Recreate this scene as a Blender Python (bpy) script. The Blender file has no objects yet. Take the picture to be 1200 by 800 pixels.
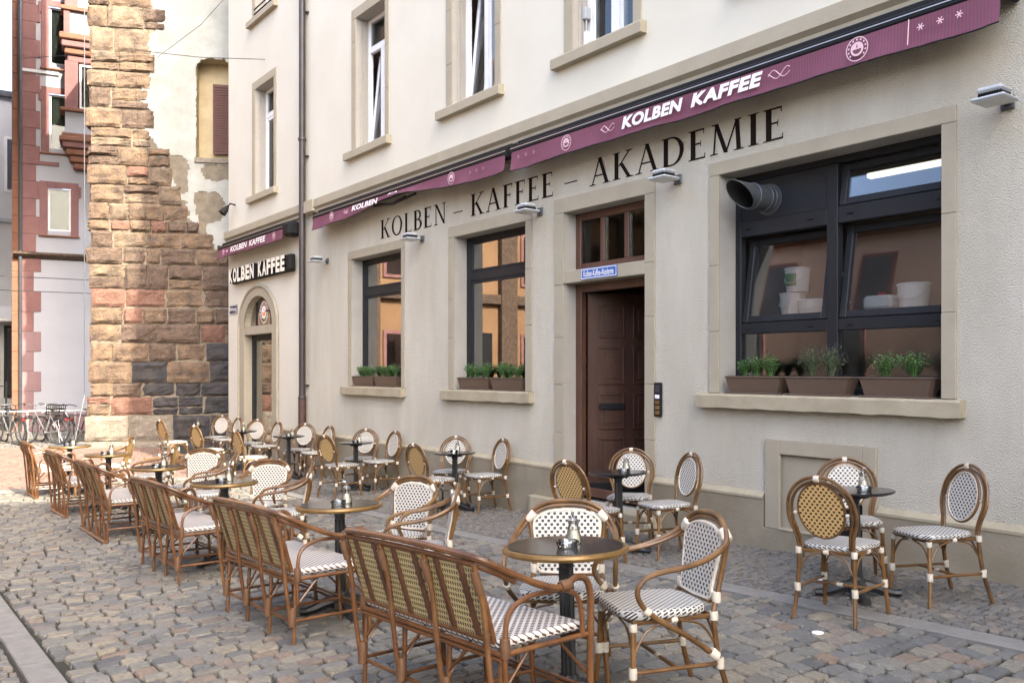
import bpy, math, random
import numpy as np
import mathutils
from mathutils import Vector, Matrix
R = math.radians
PI = math.pi
rnd = random.Random(7)
sc = bpy.context.scene
col = sc.collection

# ------------------------------------------------------------------ camera, sky, sun, exposure
cam_data = bpy.data.cameras.new('camera')
cam = bpy.data.objects.new('camera', cam_data)
col.objects.link(cam)
cam.location = (0, -6.76, 1.6)
cam.rotation_euler = (R(90), 0, math.asin(.8))
cam_data.sensor_width = 36
cam_data.lens = 36 * 1020 / 1200
cam_data.shift_y = 33.5 / 1200
cam_data.clip_end = 2000
sc.camera = cam
SUN_EL, SUN_AZ = R(38), R(2.64)          # azimuth from +x towards +y
sv = Vector((math.cos(SUN_EL) * math.cos(SUN_AZ), math.cos(SUN_EL) * math.sin(SUN_AZ), math.sin(SUN_EL)))
w = bpy.data.worlds.new('World')
sc.world = w
w.use_nodes = True
nt = w.node_tree
sky = nt.nodes.new('ShaderNodeTexSky')
sky.sky_type = 'NISHITA'
sky.sun_disc = False
sky.sun_elevation = SUN_EL
sky.sun_rotation = PI / 2 - SUN_AZ
sky.dust_density = 4.5
sky.air_density = .8
sky.ozone_density = .3
nt.links.new(sky.outputs[0], nt.nodes['Background'].inputs[0])
nt.nodes['Background'].inputs[1].default_value = 0.15
sun = bpy.data.lights.new('sun', 'SUN')
sun.energy = 2.0
sun.angle = R(.5)
sun.color = (1, .90, .74)
so = bpy.data.objects.new('sun', sun)
col.objects.link(so)
so.rotation_euler = sv.to_track_quat('Z', 'Y').to_euler()
sc.view_settings.view_transform = 'Standard'
sc.view_settings.look = 'None'
sc.view_settings.gamma = 1
sc.view_settings.exposure = 3.0

# ------------------------------------------------------------------ materials
def mat(name, c, rough=.6, c2=None, ns=4.0, amt=1.0, bump=0, bs=60, bd=.01, metal=0, rand=None, ramp=None, spec=.5, coat=0, stretch=None, emit=0, bstretch=False):
    m = bpy.data.materials.new(name)
    m.use_nodes = True
    n = m.node_tree.nodes
    L = m.node_tree.links.new
    b = n['Principled BSDF']
    b.inputs['Roughness'].default_value = rough
    b.inputs['Metallic'].default_value = metal
    b.inputs['Specular IOR Level'].default_value = spec
    b.inputs['Coat Weight'].default_value = coat
    tc = n.new('ShaderNodeTexCoord')
    vec = tc.outputs['Object']
    if stretch:
        mp = n.new('ShaderNodeMapping')
        mp.inputs['Scale'].default_value = stretch
        L(vec, mp.inputs['Vector'])
        vec = mp.outputs[0]
    out = None
    if ramp:
        r = n.new('ShaderNodeValToRGB')
        r.color_ramp.interpolation = 'LINEAR'
        els = r.color_ramp.elements
        while len(els) < len(ramp):
            els.new(.5)
        for i, (e_, cc) in enumerate(zip(els, ramp)):
            e_.position = i / (len(ramp) - 1)
            e_.color = (*cc, 1)
        if rand == 'island':
            g = n.new('ShaderNodeNewGeometry')
            L(g.outputs['Random Per Island'], r.inputs[0])
        else:
            g = n.new('ShaderNodeObjectInfo')
            L(g.outputs['Random'], r.inputs[0])
        out = r.outputs[0]
    if c2 is not None:
        nz = n.new('ShaderNodeTexNoise')
        nz.inputs['Scale'].default_value = ns
        nz.inputs['Detail'].default_value = 6
        nz.inputs['Roughness'].default_value = .65
        L(vec, nz.inputs['Vector'])
        cr = n.new('ShaderNodeMapRange')
        cr.inputs[1].default_value = .35
        cr.inputs[2].default_value = .68
        cr.inputs[4].default_value = amt
        L(nz.outputs[0], cr.inputs[0])
        mx = n.new('ShaderNodeMix')
        mx.data_type = 'RGBA'
        mx.inputs[6].default_value = (*c, 1)
        if out is not None:
            L(out, mx.inputs[6])
        mx.inputs[7].default_value = (*c2, 1)
        L(cr.outputs[0], mx.inputs[0])
        out = mx.outputs[2]
    if out is not None:
        L(out, b.inputs['Base Color'])
    else:
        b.inputs['Base Color'].default_value = (*c, 1)
    if bump:
        nb = n.new('ShaderNodeTexNoise')
        nb.inputs['Scale'].default_value = bs
        nb.inputs['Detail'].default_value = 3
        L(vec if bstretch else tc.outputs['Object'], nb.inputs['Vector'])
        bp = n.new('ShaderNodeBump')
        bp.inputs['Strength'].default_value = bump
        bp.inputs['Distance'].default_value = bd
        L(nb.outputs[0], bp.inputs['Height'])
        L(bp.outputs[0], b.inputs['Normal'])
    if emit:
        b.inputs['Emission Color'].default_value = (*c, 1)
        b.inputs['Emission Strength'].default_value = emit
    return m

def weave(name, ca, cb, px, py, ax, ay, diag=False, size=.26, sv_=None):
    """woven strands: cb squares in staggered rows on ca; ax, ay name the object axes that are summed"""
    m = bpy.data.materials.new(name)
    m.use_nodes = True
    n = m.node_tree.nodes
    L = m.node_tree.links.new
    b = n['Principled BSDF']
    b.inputs['Roughness'].default_value = .42
    tc = n.new('ShaderNodeTexCoord')
    sp = n.new('ShaderNodeSeparateXYZ')
    L(tc.outputs['Object'], sp.inputs[0])
    def M(op, a, bb=None):
        q = n.new('ShaderNodeMath')
        q.operation = op
        for i, v in enumerate((a, bb)):
            if v is None: continue
            if isinstance(v, (int, float)): q.inputs[i].default_value = v
            else: L(v, q.inputs[i])
        return q.outputs[0]
    def axis(s):
        o = sp.outputs[s[0]]
        for ch in s[1:]:
            o = M('ADD', o, sp.outputs[ch])
        return o
    a, c = M('DIVIDE', axis(ax), px), M('DIVIDE', axis(ay), py)
    if diag:
        a, c = M('ADD', a, c), M('SUBTRACT', a, c)
    else:
        row = M('FLOOR', c)
        a = M('ADD', a, M('MULTIPLY', M('MODULO', row, 2), .5))
    fa, fc = M('ABSOLUTE', M('SUBTRACT', M('FRACT', a), .5)), M('ABSOLUTE', M('SUBTRACT', M('FRACT', c), .5))
    dot = M('MULTIPLY', M('LESS_THAN', fa, size), M('LESS_THAN', fc, sv_ or size + .04))
    mx = n.new('ShaderNodeMix')
    mx.data_type = 'RGBA'
    mx.inputs[6].default_value = (*ca, 1)
    mx.inputs[7].default_value = (*cb, 1)
    L(dot, mx.inputs[0])
    L(mx.outputs[2], b.inputs['Base Color'])
    bp = n.new('ShaderNodeBump')
    bp.inputs['Strength'].default_value = .6
    bp.inputs['Distance'].default_value = .004
    L(M('ADD', fa, fc), bp.inputs['Height'])
    L(bp.outputs[0], b.inputs['Normal'])
    return m

def glass(name, tint=(.9, .9, .9), add=.14):
    m = bpy.data.materials.new(name)
    m.use_nodes = True
    n = m.node_tree.nodes
    L = m.node_tree.links.new
    n.remove(n['Principled BSDF'])
    t = n.new('ShaderNodeBsdfTransparent')
    t.inputs[0].default_value = (*tint, 1)
    g = n.new('ShaderNodeBsdfGlossy')
    g.inputs['Roughness'].default_value = 0.0
    f = n.new('ShaderNodeFresnel')
    f.inputs[0].default_value = 1.55
    a = n.new('ShaderNodeMath')
    a.operation = 'ADD'
    a.use_clamp = True
    a.inputs[1].default_value = add
    L(f.outputs[0], a.inputs[0])
    x = n.new('ShaderNodeMixShader')
    L(a.outputs[0], x.inputs[0])
    L(t.outputs[0], x.inputs[1])
    L(g.outputs[0], x.inputs[2])
    L(x.outputs[0], n['Material Output'].inputs[0])
    return m

M = dict(
    stucco_up=mat('smooth_stucco', (.58, .556, .465), .9, (.52, .492, .405), .7, .8, bump=.35, bs=90, bd=.006),
    stucco_low=mat('roughcast_stucco', (.71, .672, .555), .95, (.59, .545, .43), 1.2, .9, bump=1.0, bs=95, bd=.045, stretch=(1.4, 1, .35)),
    trim=mat('taupe_stone_paint', (.335, .298, .218), .8, (.285, .25, .18), 2.5, .8, bump=.25, bs=30, bd=.006),
    reveal=mat('grey_reveal_paint', (.36, .34, .30), .8, (.31, .29, .25), 2.5, .8, bump=.15, bs=30),
    plinth=mat('plinth_render', (.26, .226, .162), .9, (.18, .154, .105), 1.6, .9, bump=.4, bs=40, bd=.008),
    sill=mat('worn_sill_stone', (.35, .308, .212), .85, (.265, .226, .15), 5, .8, bump=.5, bs=14, bd=.01),
    anthracite=mat('anthracite_frame', (.012, .013, .015), .5, (.016, .018, .020), 3, spec=.25),
    white_frame=mat('white_window_frame', (.72, .72, .72), .45, (.64, .64, .64), 3),
    glass=glass('window_glass', (.94, .95, .95), .03),
    glass_mirror=glass('reflective_window_glass', (.5, .48, .44), .30),
    glass_dim=glass('dull_old_glass', (.85, .87, .8), -.02),
    curtain=mat('grey_blind', (.30, .29, .27), .9, (.24, .23, .21), 3),
    green_blind=mat('grey_green_blind', (.24, .24, .19), .9, (.2, .2, .16), 3),
    slate_curtain=mat('slate_blue_curtain', (.085, .10, .12), .9, (.06, .07, .085), 3),
    brown_curtain=mat('brown_curtain', (.22, .11, .06), .9, (.16, .08, .045), 3),
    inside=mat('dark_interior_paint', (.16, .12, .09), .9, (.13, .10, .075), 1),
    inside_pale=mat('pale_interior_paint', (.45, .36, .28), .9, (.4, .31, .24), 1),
    door=mat('mahogany_door', (.064, .028, .017), .42, (.038, .016, .010), 3, bump=.12, bs=20, stretch=(6, 6, .6), bstretch=True),
    door_frame=mat('reddish_wood_frame', (.095, .043, .026), .5, (.06, .027, .017), 3, bump=.15, bs=20, stretch=(6, 6, .6), bstretch=True),
    rattan=mat('honey_rattan_pole', (.15, .083, .034), .33, (.045, .020, .007), 7, .85, bump=.15, bs=40, ramp=[(.125, .064, .020), (.18, .092, .028), (.15, .072, .022), (.20, .112, .040)]),
    rattan_red=mat('russet_rattan_pole', (.138, .063, .027), .31, (.045, .018, .007), 7, .85, bump=.15, bs=40, ramp=[(.115, .048, .017), (.17, .075, .027), (.14, .056, .019), (.185, .088, .034)]),
    slat_red=mat('dark_bamboo_slat', (.085, .034, .013), .42, (.045, .017, .008), 9, .8, bump=.2, bs=40, ramp=[(.065, .026, .010), (.11, .045, .017), (.085, .034, .012)]),
    binding=mat('ivory_binding', (.60, .56, .46), .5, (.46, .41, .32), 30, ramp=[(.50, .46, .37), (.60, .57, .48), (.55, .50, .40)]),
    binding_dark=mat('brown_binding', (.13, .065, .03), .5, (.09, .045, .02), 30),
    weave_white=weave('white_black_back_weave', (.48, .46, .40), (.018, .016, .015), .034, .0200, 'X', 'Z', size=.22, sv_=.35),
    weave_tan=weave('tan_back_weave', (.50, .33, .13), (.05, .032, .015), .034, .0200, 'X', 'Z', size=.22, sv_=.35),
    weave_seat=weave('white_black_seat_weave', (.50, .485, .44), (.024, .022, .021), .034, .034, 'XZ', 'YZ', True, .28),
    weave_bench=weave('cream_black_bench_weave', (.46, .365, .17), (.025, .02, .014), .0175, .026, 'X', 'Z', size=.27),
    weave_bench_seat=weave('brown_white_bench_seat', (.56, .53, .485), (.06, .035, .025), .040, .040, 'XZ', 'YZ', True, .28),
    iron=mat('black_cast_iron', (.012, .013, .014), .38, (.02, .021, .022), 12, bump=.1, bs=30),
    blacktop=mat('black_glossy_table_top', (.012, .012, .013), .16),
    granite=mat('speckled_granite_top', (.05, .047, .043), .12, (.02, .019, .018), 120, 1.0),
    brass=mat('brass_table_rim', (.22, .13, .04), .36, (.14, .08, .025), 10, metal=.4),
    chrome=mat('chrome', (.62, .62, .62), .2, metal=1),
    clear=glass('clear_glass', (.93, .95, .95), .05),
    sugar=mat('white_sugar', (.75, .70, .58), .9),
    planter=mat('brown_plastic_trough', (.105, .07, .048), .5, (.085, .056, .038), 5),
    soil=mat('potting_soil', (.03, .02, .013), 1, bump=.6, bs=60),
    leaf=mat('herb_leaf', (.06, .13, .03), .6, rand='island', ramp=[(.05, .11, .03), (.085, .18, .045), (.13, .24, .08)]),
    leaf2=mat('lavender_leaf', (.09, .13, .06), .6, rand='island', ramp=[(.05, .08, .035), (.10, .135, .06), (.15, .17, .09)]),
    bloom=mat('lavender_bloom', (.17, .11, .17), .8),
    burgundy=None,
    alu_black=mat('black_aluminium', (.01, .01, .011), .6, spec=.2),
    alu_line=mat('bare_aluminium_line', (.5, .5, .5), .35, metal=.8),
    print_white=mat('white_print', (.78, .76, .74), .7),
    print_pink=mat('pale_pink_print', (.62, .42, .45), .7),
    print_dim=mat('faded_print', (.30, .14, .18), .8),
    letter=mat('dark_brown_letter_paint', (.014, .009, .007), .9, spec=.05),
    letter_white=mat('ivory_sign_letter', (.78, .74, .62), .5),
    blue=mat('blue_enamel', (.02, .10, .36), .3),
    navy=mat('navy_enamel', (.012, .016, .05), .35),
    lamp_grey=mat('light_grey_lamp_housing', (.42, .44, .46), .4, (.36, .38, .40), 8),
    lamp_glass=mat('frosted_lamp_glass', (.55, .56, .54), .25),
    zinc=mat('weathered_zinc_pipe', (.10, .11, .12), .45, (.07, .075, .08), 6, metal=.4),
    pipe_dark=mat('dark_downpipe', (.028, .024, .024), .4, (.045, .036, .034), 5),
    pipe_rust=mat('brown_standpipe', (.07, .035, .025), .55, (.045, .025, .02), 8),
    duct_in=mat('duct_inner', (.03, .03, .03), .6),
    tube=mat('fluorescent_tube', (1, .93, .78), .4, emit=.2),
    bucket=mat('white_bucket_plastic', (.68, .66, .60), .4, (.6, .58, .52), 6),
    green_label=mat('green_label', (.06, .22, .06), .5),
    red_cap=mat('red_cap', (.5, .04, .03), .4),
    ground=mat('joint_sand', (.028, .025, .019), 1, (.018, .022, .011), 8, bump=.5, bs=80),
    ground_far=mat('grey_ground', (.16, .15, .135), 1, (.12, .11, .10), 1, bump=.3, bs=40),
    slab=mat('kerb_slab', (.20, .19, .17), .75, (.13, .125, .11), 6, .9, bump=.5, bs=30, bd=.008),
    mortar=mat('old_mortar', (.20, .17, .125), 1, (.13, .11, .08), 5, bump=.7, bs=25, bd=.02),
    plaster=mat('weathered_lime_plaster', (.36, .365, .335), .95, (.26, .265, .23), 1.3, 1.0, bump=.5, bs=9, bd=.02),
    ochre=mat('ochre_plaster', (.45, .38, .24), .95, (.36, .29, .18), 3, bump=.4, bs=20),
    st_tan=mat('tan_sandstone', (.17, .112, .068), .9, (.055, .040, .030), 3.6, 1, bump=.9, bs=24, bd=.03),
    st_pale=mat('pale_sandstone', (.185, .132, .086), .9, (.065, .050, .037), 3.6, 1, bump=.9, bs=24, bd=.03),
    st_red=mat('red_sandstone', (.17, .085, .058), .9, (.10, .055, .04), 9, 1, bump=.8, bs=24, bd=.03),
    st_brown=mat('brown_sandstone', (.115, .076, .052), .9, (.05, .036, .027), 9, 1, bump=.9, bs=24, bd=.03),
    st_dark=mat('dark_basalt_block', (.022, .022, .025), .8, (.065, .05, .04), 4, .6, bump=.8, bs=9, bd=.03),
    st_grey=mat('grey_block', (.21, .185, .145), .9, (.14, .115, .088), 9, 1, bump=.8, bs=24, bd=.03),
    shutter=mat('faded_maroon_shutter', (.13, .062, .052), .8, (.10, .05, .042), 6),
    shade_grey_wall=mat('white_render_shade_grey', (.36, .37, .41), .9, (.33, .34, .375), 1),  # white render, with its shade put into the cool grey colour
    redtrim=mat('dusky_red_sandstone', (.22, .11, .105), .85, (.17, .082, .08), 2.5, bump=.3, bs=20),
    pinktrim=mat('pale_pink_plinth', (.24, .15, .155), .85, (.21, .13, .135), 2.5),
    orangetrim=mat('orange_sandstone', (.22, .10, .06), .85, (.16, .072, .044), 2.5, bump=.3, bs=20),
    greywall=mat('grey_far_render', (.55, .56, .58), .9, (.49, .50, .52), .4),
    roof=mat('roof_tiles', (.16, .075, .05), .9, (.11, .05, .035), 3),
    pinkwall=mat('dusty_pink_render', (.50, .37, .30), .9, (.44, .32, .26), .6),
    ochrewall=mat('warm_ochre_render', (.25, .15, .08), .9, (.19, .11, .058), .6),
    tyre=mat('black_rubber', (.015, .015, .015), .7),
    bike_silver=mat('silver_bike_paint', (.22, .22, .22), .35, metal=.5),
    bike_black=mat('black_bike_paint', (.02, .02, .022), .35),
    bike_red=mat('red_bike_paint', (.16, .02, .02), .4),
    wire=mat('dark_wire', (.03, .03, .03), .6),
    steel=mat('galvanised_rail', (.48, .48, .47), .4, metal=.5),
)

def striped(name):
    m = mat(name, (.20, .045, .085), .85, (.16, .04, .075), 6, .7, bump=.15, bs=30)
    n = m.node_tree.nodes
    L = m.node_tree.links.new
    b = n['Principled BSDF']
    src = b.inputs['Base Color'].links[0].from_socket
    tc = n.new('ShaderNodeTexCoord')
    wv = n.new('ShaderNodeTexWave')
    wv.bands_direction = 'X'
    wv.inputs['Scale'].default_value = 12
    L(tc.outputs['Object'], wv.inputs['Vector'])
    mx = n.new('ShaderNodeMix')
    mx.data_type = 'RGBA'
    mx.inputs[7].default_value = (.10, .05, .068, 1)
    L(src, mx.inputs[6])
    q = n.new('ShaderNodeMath')
    q.operation = 'MULTIPLY'
    q.inputs[1].default_value = .95
    L(wv.outputs[1], q.inputs[0])
    L(q.outputs[0], mx.inputs[0])
    L(mx.outputs[2], b.inputs['Base Color'])
    return m
M['burgundy'] = striped('burgundy_striped_canvas')
COB = [(0.082, 0.085, 0.085), (0.155, 0.153, 0.139), (0.215, 0.197, 0.156), (0.09, 0.093, 0.093), (0.185, 0.178, 0.156), (0.202, 0.146, 0.105), (0.12, 0.122, 0.119), (0.249, 0.217, 0.156), (0.099, 0.102, 0.102), (0.172, 0.167, 0.148), (0.228, 0.2, 0.148), (0.133, 0.134, 0.125)]
M['cob_o'] = mat('cobble_stone', (0, 0, 0), .7, (.085, .08, .068), 26, .55, bump=.9, bs=42, bd=.012, ramp=COB, spec=.3)
M['cob_i'] = mat('cobble_stone_far', (0, 0, 0), .7, (.085, .08, .068), 26, .55, bump=.9, bs=42, bd=.012, rand='island', ramp=COB, spec=.3)
SET = [(0.097, 0.094, 0.087), (0.165, 0.154, 0.131), (0.128, 0.122, 0.108), (0.202, 0.178, 0.138), (0.109, 0.106, 0.098), (0.187, 0.154, 0.112), (0.142, 0.134, 0.118)]
M['set_o'] = mat('sett_stone', (0, 0, 0), .65, (.06, .06, .06), 30, .5, bump=.5, bs=60, bd=.006, ramp=SET)
M['set_i'] = mat('sett_stone_far', (0, 0, 0), .65, (.06, .06, .06), 30, .5, bump=.5, bs=60, bd=.006, rand='island', ramp=SET)
PAV = [(0.128, 0.08, 0.062), (0.16, 0.104, 0.08), (0.116, 0.072, 0.058), (0.176, 0.12, 0.094)]
M['pav_i'] = mat('pink_paver', (0, 0, 0), .8, (.2, .13, .1), 20, .4, rand='island', ramp=PAV)

# ------------------------------------------------------------------ mesh builder
class MB:
    def __init__(s):
        s.v, s.f, s.mi = [], [], []
    def add(s, vs, fs, mi=0):
        o = len(s.v)
        s.v += [tuple(p) for p in vs]
        s.f += [tuple(i + o for i in q) for q in fs]
        s.mi += [mi] * len(fs)
        return s
    def box(s, x0, y0, z0, x1, y1, z1, c=0.0, mi=0):
        if c <= 0:
            vs = [(x, y, z) for x in (x0, x1) for y in (y0, y1) for z in (z0, z1)]
            return s.add(vs, [(0, 1, 3, 2), (4, 6, 7, 5), (0, 4, 5, 1), (2, 3, 7, 6), (0, 2, 6, 4), (1, 5, 7, 3)], mi)
        c = min(c, (x1 - x0) * .45, (y1 - y0) * .45, (z1 - z0) * .45)
        X, Y, Z = (x0, x1), (y0, y1), (z0, z1)
        vs, idx = [], {}
        for i in (0, 1):
            for j in (0, 1):
                for k in (0, 1):
                    sx, sy, sz = c * (1 - 2 * i), c * (1 - 2 * j), c * (1 - 2 * k)
                    for a, p in enumerate(((X[i], Y[j] + sy, Z[k] + sz), (X[i] + sx, Y[j], Z[k] + sz), (X[i] + sx, Y[j] + sy, Z[k]))):
                        idx[i, j, k, a] = len(vs)
                        vs.append(p)
        fs = []
        for i in (0, 1):
            fs.append([idx[i, 0, 0, 0], idx[i, 1, 0, 0], idx[i, 1, 1, 0], idx[i, 0, 1, 0]])
            fs.append([idx[0, i, 0, 1], idx[1, i, 0, 1], idx[1, i, 1, 1], idx[0, i, 1, 1]])
            fs.append([idx[0, 0, i, 2], idx[1, 0, i, 2], idx[1, 1, i, 2], idx[0, 1, i, 2]])
        for i in (0, 1):
            for j in (0, 1):
                fs.append([idx[i, j, 0, 0], idx[i, j, 1, 0], idx[i, j, 1, 1], idx[i, j, 0, 1]])
                fs.append([idx[i, 0, j, 0], idx[i, 1, j, 0], idx[i, 1, j, 2], idx[i, 0, j, 2]])
                fs.append([idx[0, i, j, 1], idx[1, i, j, 1], idx[1, i, j, 2], idx[0, i, j, 2]])
                for k in (0, 1):
                    fs.append([idx[i, j, k, 0], idx[i, j, k, 1], idx[i, j, k, 2]])
        return s.add(vs, fs, mi)
    def tube(s, pts, r, n=8, closed=False, mi=0):
        P = [Vector(p) for p in pts]
        N = len(P)
        rs = r if isinstance(r, (list, tuple)) else [r] * N
        vs, fs = [], []
        up = None
        for i in range(N):
            if closed: t = P[(i + 1) % N] - P[i - 1]
            else: t = P[min(i + 1, N - 1)] - P[max(i - 1, 0)]
            t.normalize()
            if up is None:
                up = Vector((0, 0, 1)) if abs(t.z) < .9 else Vector((1, 0, 0))
            a = t.cross(up).normalized()
            up = a.cross(t).normalized()
            for k in range(n):
                q = P[i] + (a * math.cos(2 * PI * k / n) + up * math.sin(2 * PI * k / n)) * rs[i]
                vs.append(q)
        for i in range(N if closed else N - 1):
            j = (i + 1) % N
            for k in range(n):
                k2 = (k + 1) % n
                fs.append((i * n + k, j * n + k, j * n + k2, i * n + k2))
        if not closed:
            fs.append(tuple(range(n)))
            fs.append(tuple((N - 1) * n + k for k in reversed(range(n))))
        return s.add(vs, fs, mi)
    def lathe(s, prof, n=20, c=(0, 0, 0), mi=0, flute=0):
        vs, fs = [], []
        for (r, z) in prof:
            for k in range(n):
                rr = r * (1 - flute * (k % 2))
                vs.append((c[0] + rr * math.cos(2 * PI * k / n), c[1] + rr * math.sin(2 * PI * k / n), c[2] + z))
        for i in range(len(prof) - 1):
            for k in range(n):
                k2 = (k + 1) % n
                fs.append((i * n + k, i * n + k2, (i + 1) * n + k2, (i + 1) * n + k))
        fs.append(tuple(reversed(range(n))))
        fs.append(tuple((len(prof) - 1) * n + k for k in range(n)))
        return s.add(vs, fs, mi)
    def prism(s, poly, a0, a1, axis='y', mi=0):
        """2-D outline extruded along an axis; poly in the other two axes in x, y, z order"""
        def p3(p, a):
            return {'x': (a, p[0], p[1]), 'y': (p[0], a, p[1]), 'z': (p[0], p[1], a)}[axis]
        n = len(poly)
        vs = [p3(p, a0) for p in poly] + [p3(p, a1) for p in poly]
        fs = [tuple(range(n)), tuple(reversed(range(n, 2 * n)))] + [(i, i + n, (i + 1) % n + n, (i + 1) % n) for i in range(n)]
        return s.add(vs, fs, mi)
    def build(s, name, m, parent=None, smooth=False, kind=None, fix=True):
        me = bpy.data.meshes.new(name)
        me.from_pydata(s.v, [], s.f)
        for mm in (m if isinstance(m, (list, tuple)) else [m]):
            me.materials.append(M[mm] if isinstance(mm, str) else mm)
        if any(s.mi): me.polygons.foreach_set('material_index', s.mi)
        if fix:
            import bmesh
            bm = bmesh.new()
            bm.from_mesh(me)
            bmesh.ops.recalc_face_normals(bm, faces=bm.faces)
            bm.to_mesh(me)
            bm.free()
        if smooth:
            me.shade_smooth()
            try: me.set_sharp_from_angle(angle=R(42))
            except Exception: pass
        o = bpy.data.objects.new(name, me)
        col.objects.link(o)
        if parent is not None: o.parent = parent
        if kind: o['kind'] = kind
        return o

def cr(pts, k=5, closed=False):
    P = [Vector(p) for p in pts]
    n = len(P)
    out = []
    for i in range(n if closed else n - 1):
        g = (lambda j: P[j % n]) if closed else (lambda j: P[max(0, min(n - 1, j))])
        p0, p1, p2, p3 = g(i - 1), g(i), g(i + 1), g(i + 2)
        for q in range(k):
            t = q / k
            out.append(.5 * ((2 * p1) + (p2 - p0) * t + (2 * p0 - 5 * p1 + 4 * p2 - p3) * t * t + (3 * p1 - p0 - 3 * p2 + p3) * t ** 3))
    if not closed: out.append(P[-1])
    return out

def thing(name, label, cat, loc=(0, 0, 0), rz=0, group=None):
    o = bpy.data.objects.new(name, None)
    o.empty_display_size = .1
    col.objects.link(o)
    o.location = loc
    o.rotation_euler = (0, 0, rz)
    o['label'], o['category'] = label, cat
    if group: o['group'] = group
    return o
def tag(o, label, cat, group=None):
    o['label'], o['category'] = label, cat
    if group: o['group'] = group
    return o
KIDS = {}
def kids(o):
    if o.name not in KIDS:
        KIDS[o.name] = list(o.children)
    return KIDS[o.name]
def copy_thing(o, label):
    r = o.copy()
    col.objects.link(r)
    r['label'] = label
    for c in kids(o):
        q = c.copy()
        col.objects.link(q)
        q.parent = r
        for g in kids(c):
            h = g.copy()
            col.objects.link(h)
            h.parent = q
    return r

GP = [(40, 1.3), (10, .42), (0, .14), (-2.8, .045), (-5.5, -.07), (-8, -.165), (-10.2, -.22), (-12.8, -.265), (-15, -.285), (-20, -.29), (-400, -.29)]
def G(x):
    for (a, ga), (b, gb) in zip(GP, GP[1:]):
        if x >= b: return ga + (x - a) / (b - a) * (gb - ga)
    return GP[-1][1]
def put(o, x, y, yaw=0.0, dz=0.0):
    s = (G(x + .3) - G(x - .3)) / .6
    o.location = (x, y, G(x) + dz)
    o.rotation_euler = (Matrix.Rotation(-math.atan(s), 3, 'Y') @ Matrix.Rotation(yaw, 3, 'Z')).to_euler()
def face(dx, dy): return math.atan2(-dx, dy)
def proj(x, y, z):
    Z = -.8 * x + .6 * (y + 6.76)
    if Z < .5: return None
    return 600 + 1020 * (.6 * x + .8 * (y + 6.76)) / Z, 433.5 + 1020 * (1.6 - z) / Z, Z

def text_mesh(body, size=1.0, shear=0, offset=0, extrude=0, space=1.0):
    cu = bpy.data.curves.new('lettering', 'FONT')
    cu.body, cu.size, cu.shear, cu.offset, cu.extrude, cu.space_character = body, size, shear, offset, extrude, space
    cu.resolution_u = 4
    o = bpy.data.objects.new('lettering', cu)
    col.objects.link(o)
    dg = bpy.context.evaluated_depsgraph_get()
    me = bpy.data.meshes.new_from_object(o.evaluated_get(dg))
    bpy.data.objects.remove(o)
    bpy.data.curves.remove(cu)
    return me
def text(name, body, x0, x1, z0, z1, y, m, parent, shear=0, offset=0, depth=0, space=1.0, side=None):
    """flat or raised lettering filling x0..x1, z0..z1 on the plane y, read from -y"""
    me = text_mesh(body, 1, shear, offset, 0, space)
    n = len(me.vertices)
    co = np.empty(n * 3, 'f')
    me.vertices.foreach_get('co', co)
    co = co.reshape(-1, 3)
    a, b = co.min(0), co.max(0)
    X = x0 + (co[:, 0] - a[0]) / (b[0] - a[0]) * (x1 - x0)
    Zz = z0 + (co[:, 1] - a[1]) / (b[1] - a[1]) * (z1 - z0)
    out = MB()
    F = [tuple(p.vertices) for p in me.polygons]
    out.add([(X[i], y, Zz[i]) for i in range(n)], F)
    if depth:
        from collections import Counter
        ed = Counter()
        for f in F:
            for i in range(len(f)):
                ed[tuple(sorted((f[i], f[(i + 1) % len(f)])))] += 1
        out.v += [(X[i], y + depth, Zz[i]) for i in range(n)]
        for (p, q), cnt in ed.items():
            if cnt == 1:
                out.f.append((p, q, q + n, p + n))
                out.mi.append(1)
    bpy.data.meshes.remove(me)
    return out.build(name, [m, side] if depth else m, parent, fix=False)

# ------------------------------------------------------------------ ground
def strip_sheet(name, x0, x1, y0, y1, dz, m, parent=None):
    xs = sorted({x0, x1} | {p[0] for p in GP if x0 < p[0] < x1}, reverse=True)
    b = MB()
    vs = []
    for x in xs: vs += [(x, y0, G(x) + dz), (x, y1, G(x) + dz)]
    b.add(vs, [(2 * i, 2 * i + 1, 2 * i + 3, 2 * i + 2) for i in range(len(xs) - 1)])
    o = b.build(name, m, parent)
    if parent is None: o['kind'] = 'structure'
    return o
strip_sheet('ground', -400, 40, -250, 250, -.06, 'ground_far')
street = strip_sheet('street', -15.45, 12, -5.87, -1.66, -.034, 'ground')
pavement = strip_sheet('pavement', -20.5, 12, -1.46, .3, -.024, 'ground')
far_side = strip_sheet('far_pavement', -15.45, 12, -9.2, -6.04, -.024, 'ground')
plaza = strip_sheet('paved_square', -24.2, -15.72, -14, .3, -.02, 'ground')
sett_lane = strip_sheet('sett_lane', -30.2, -24.2, -14, 4, -.022, 'ground')

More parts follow.
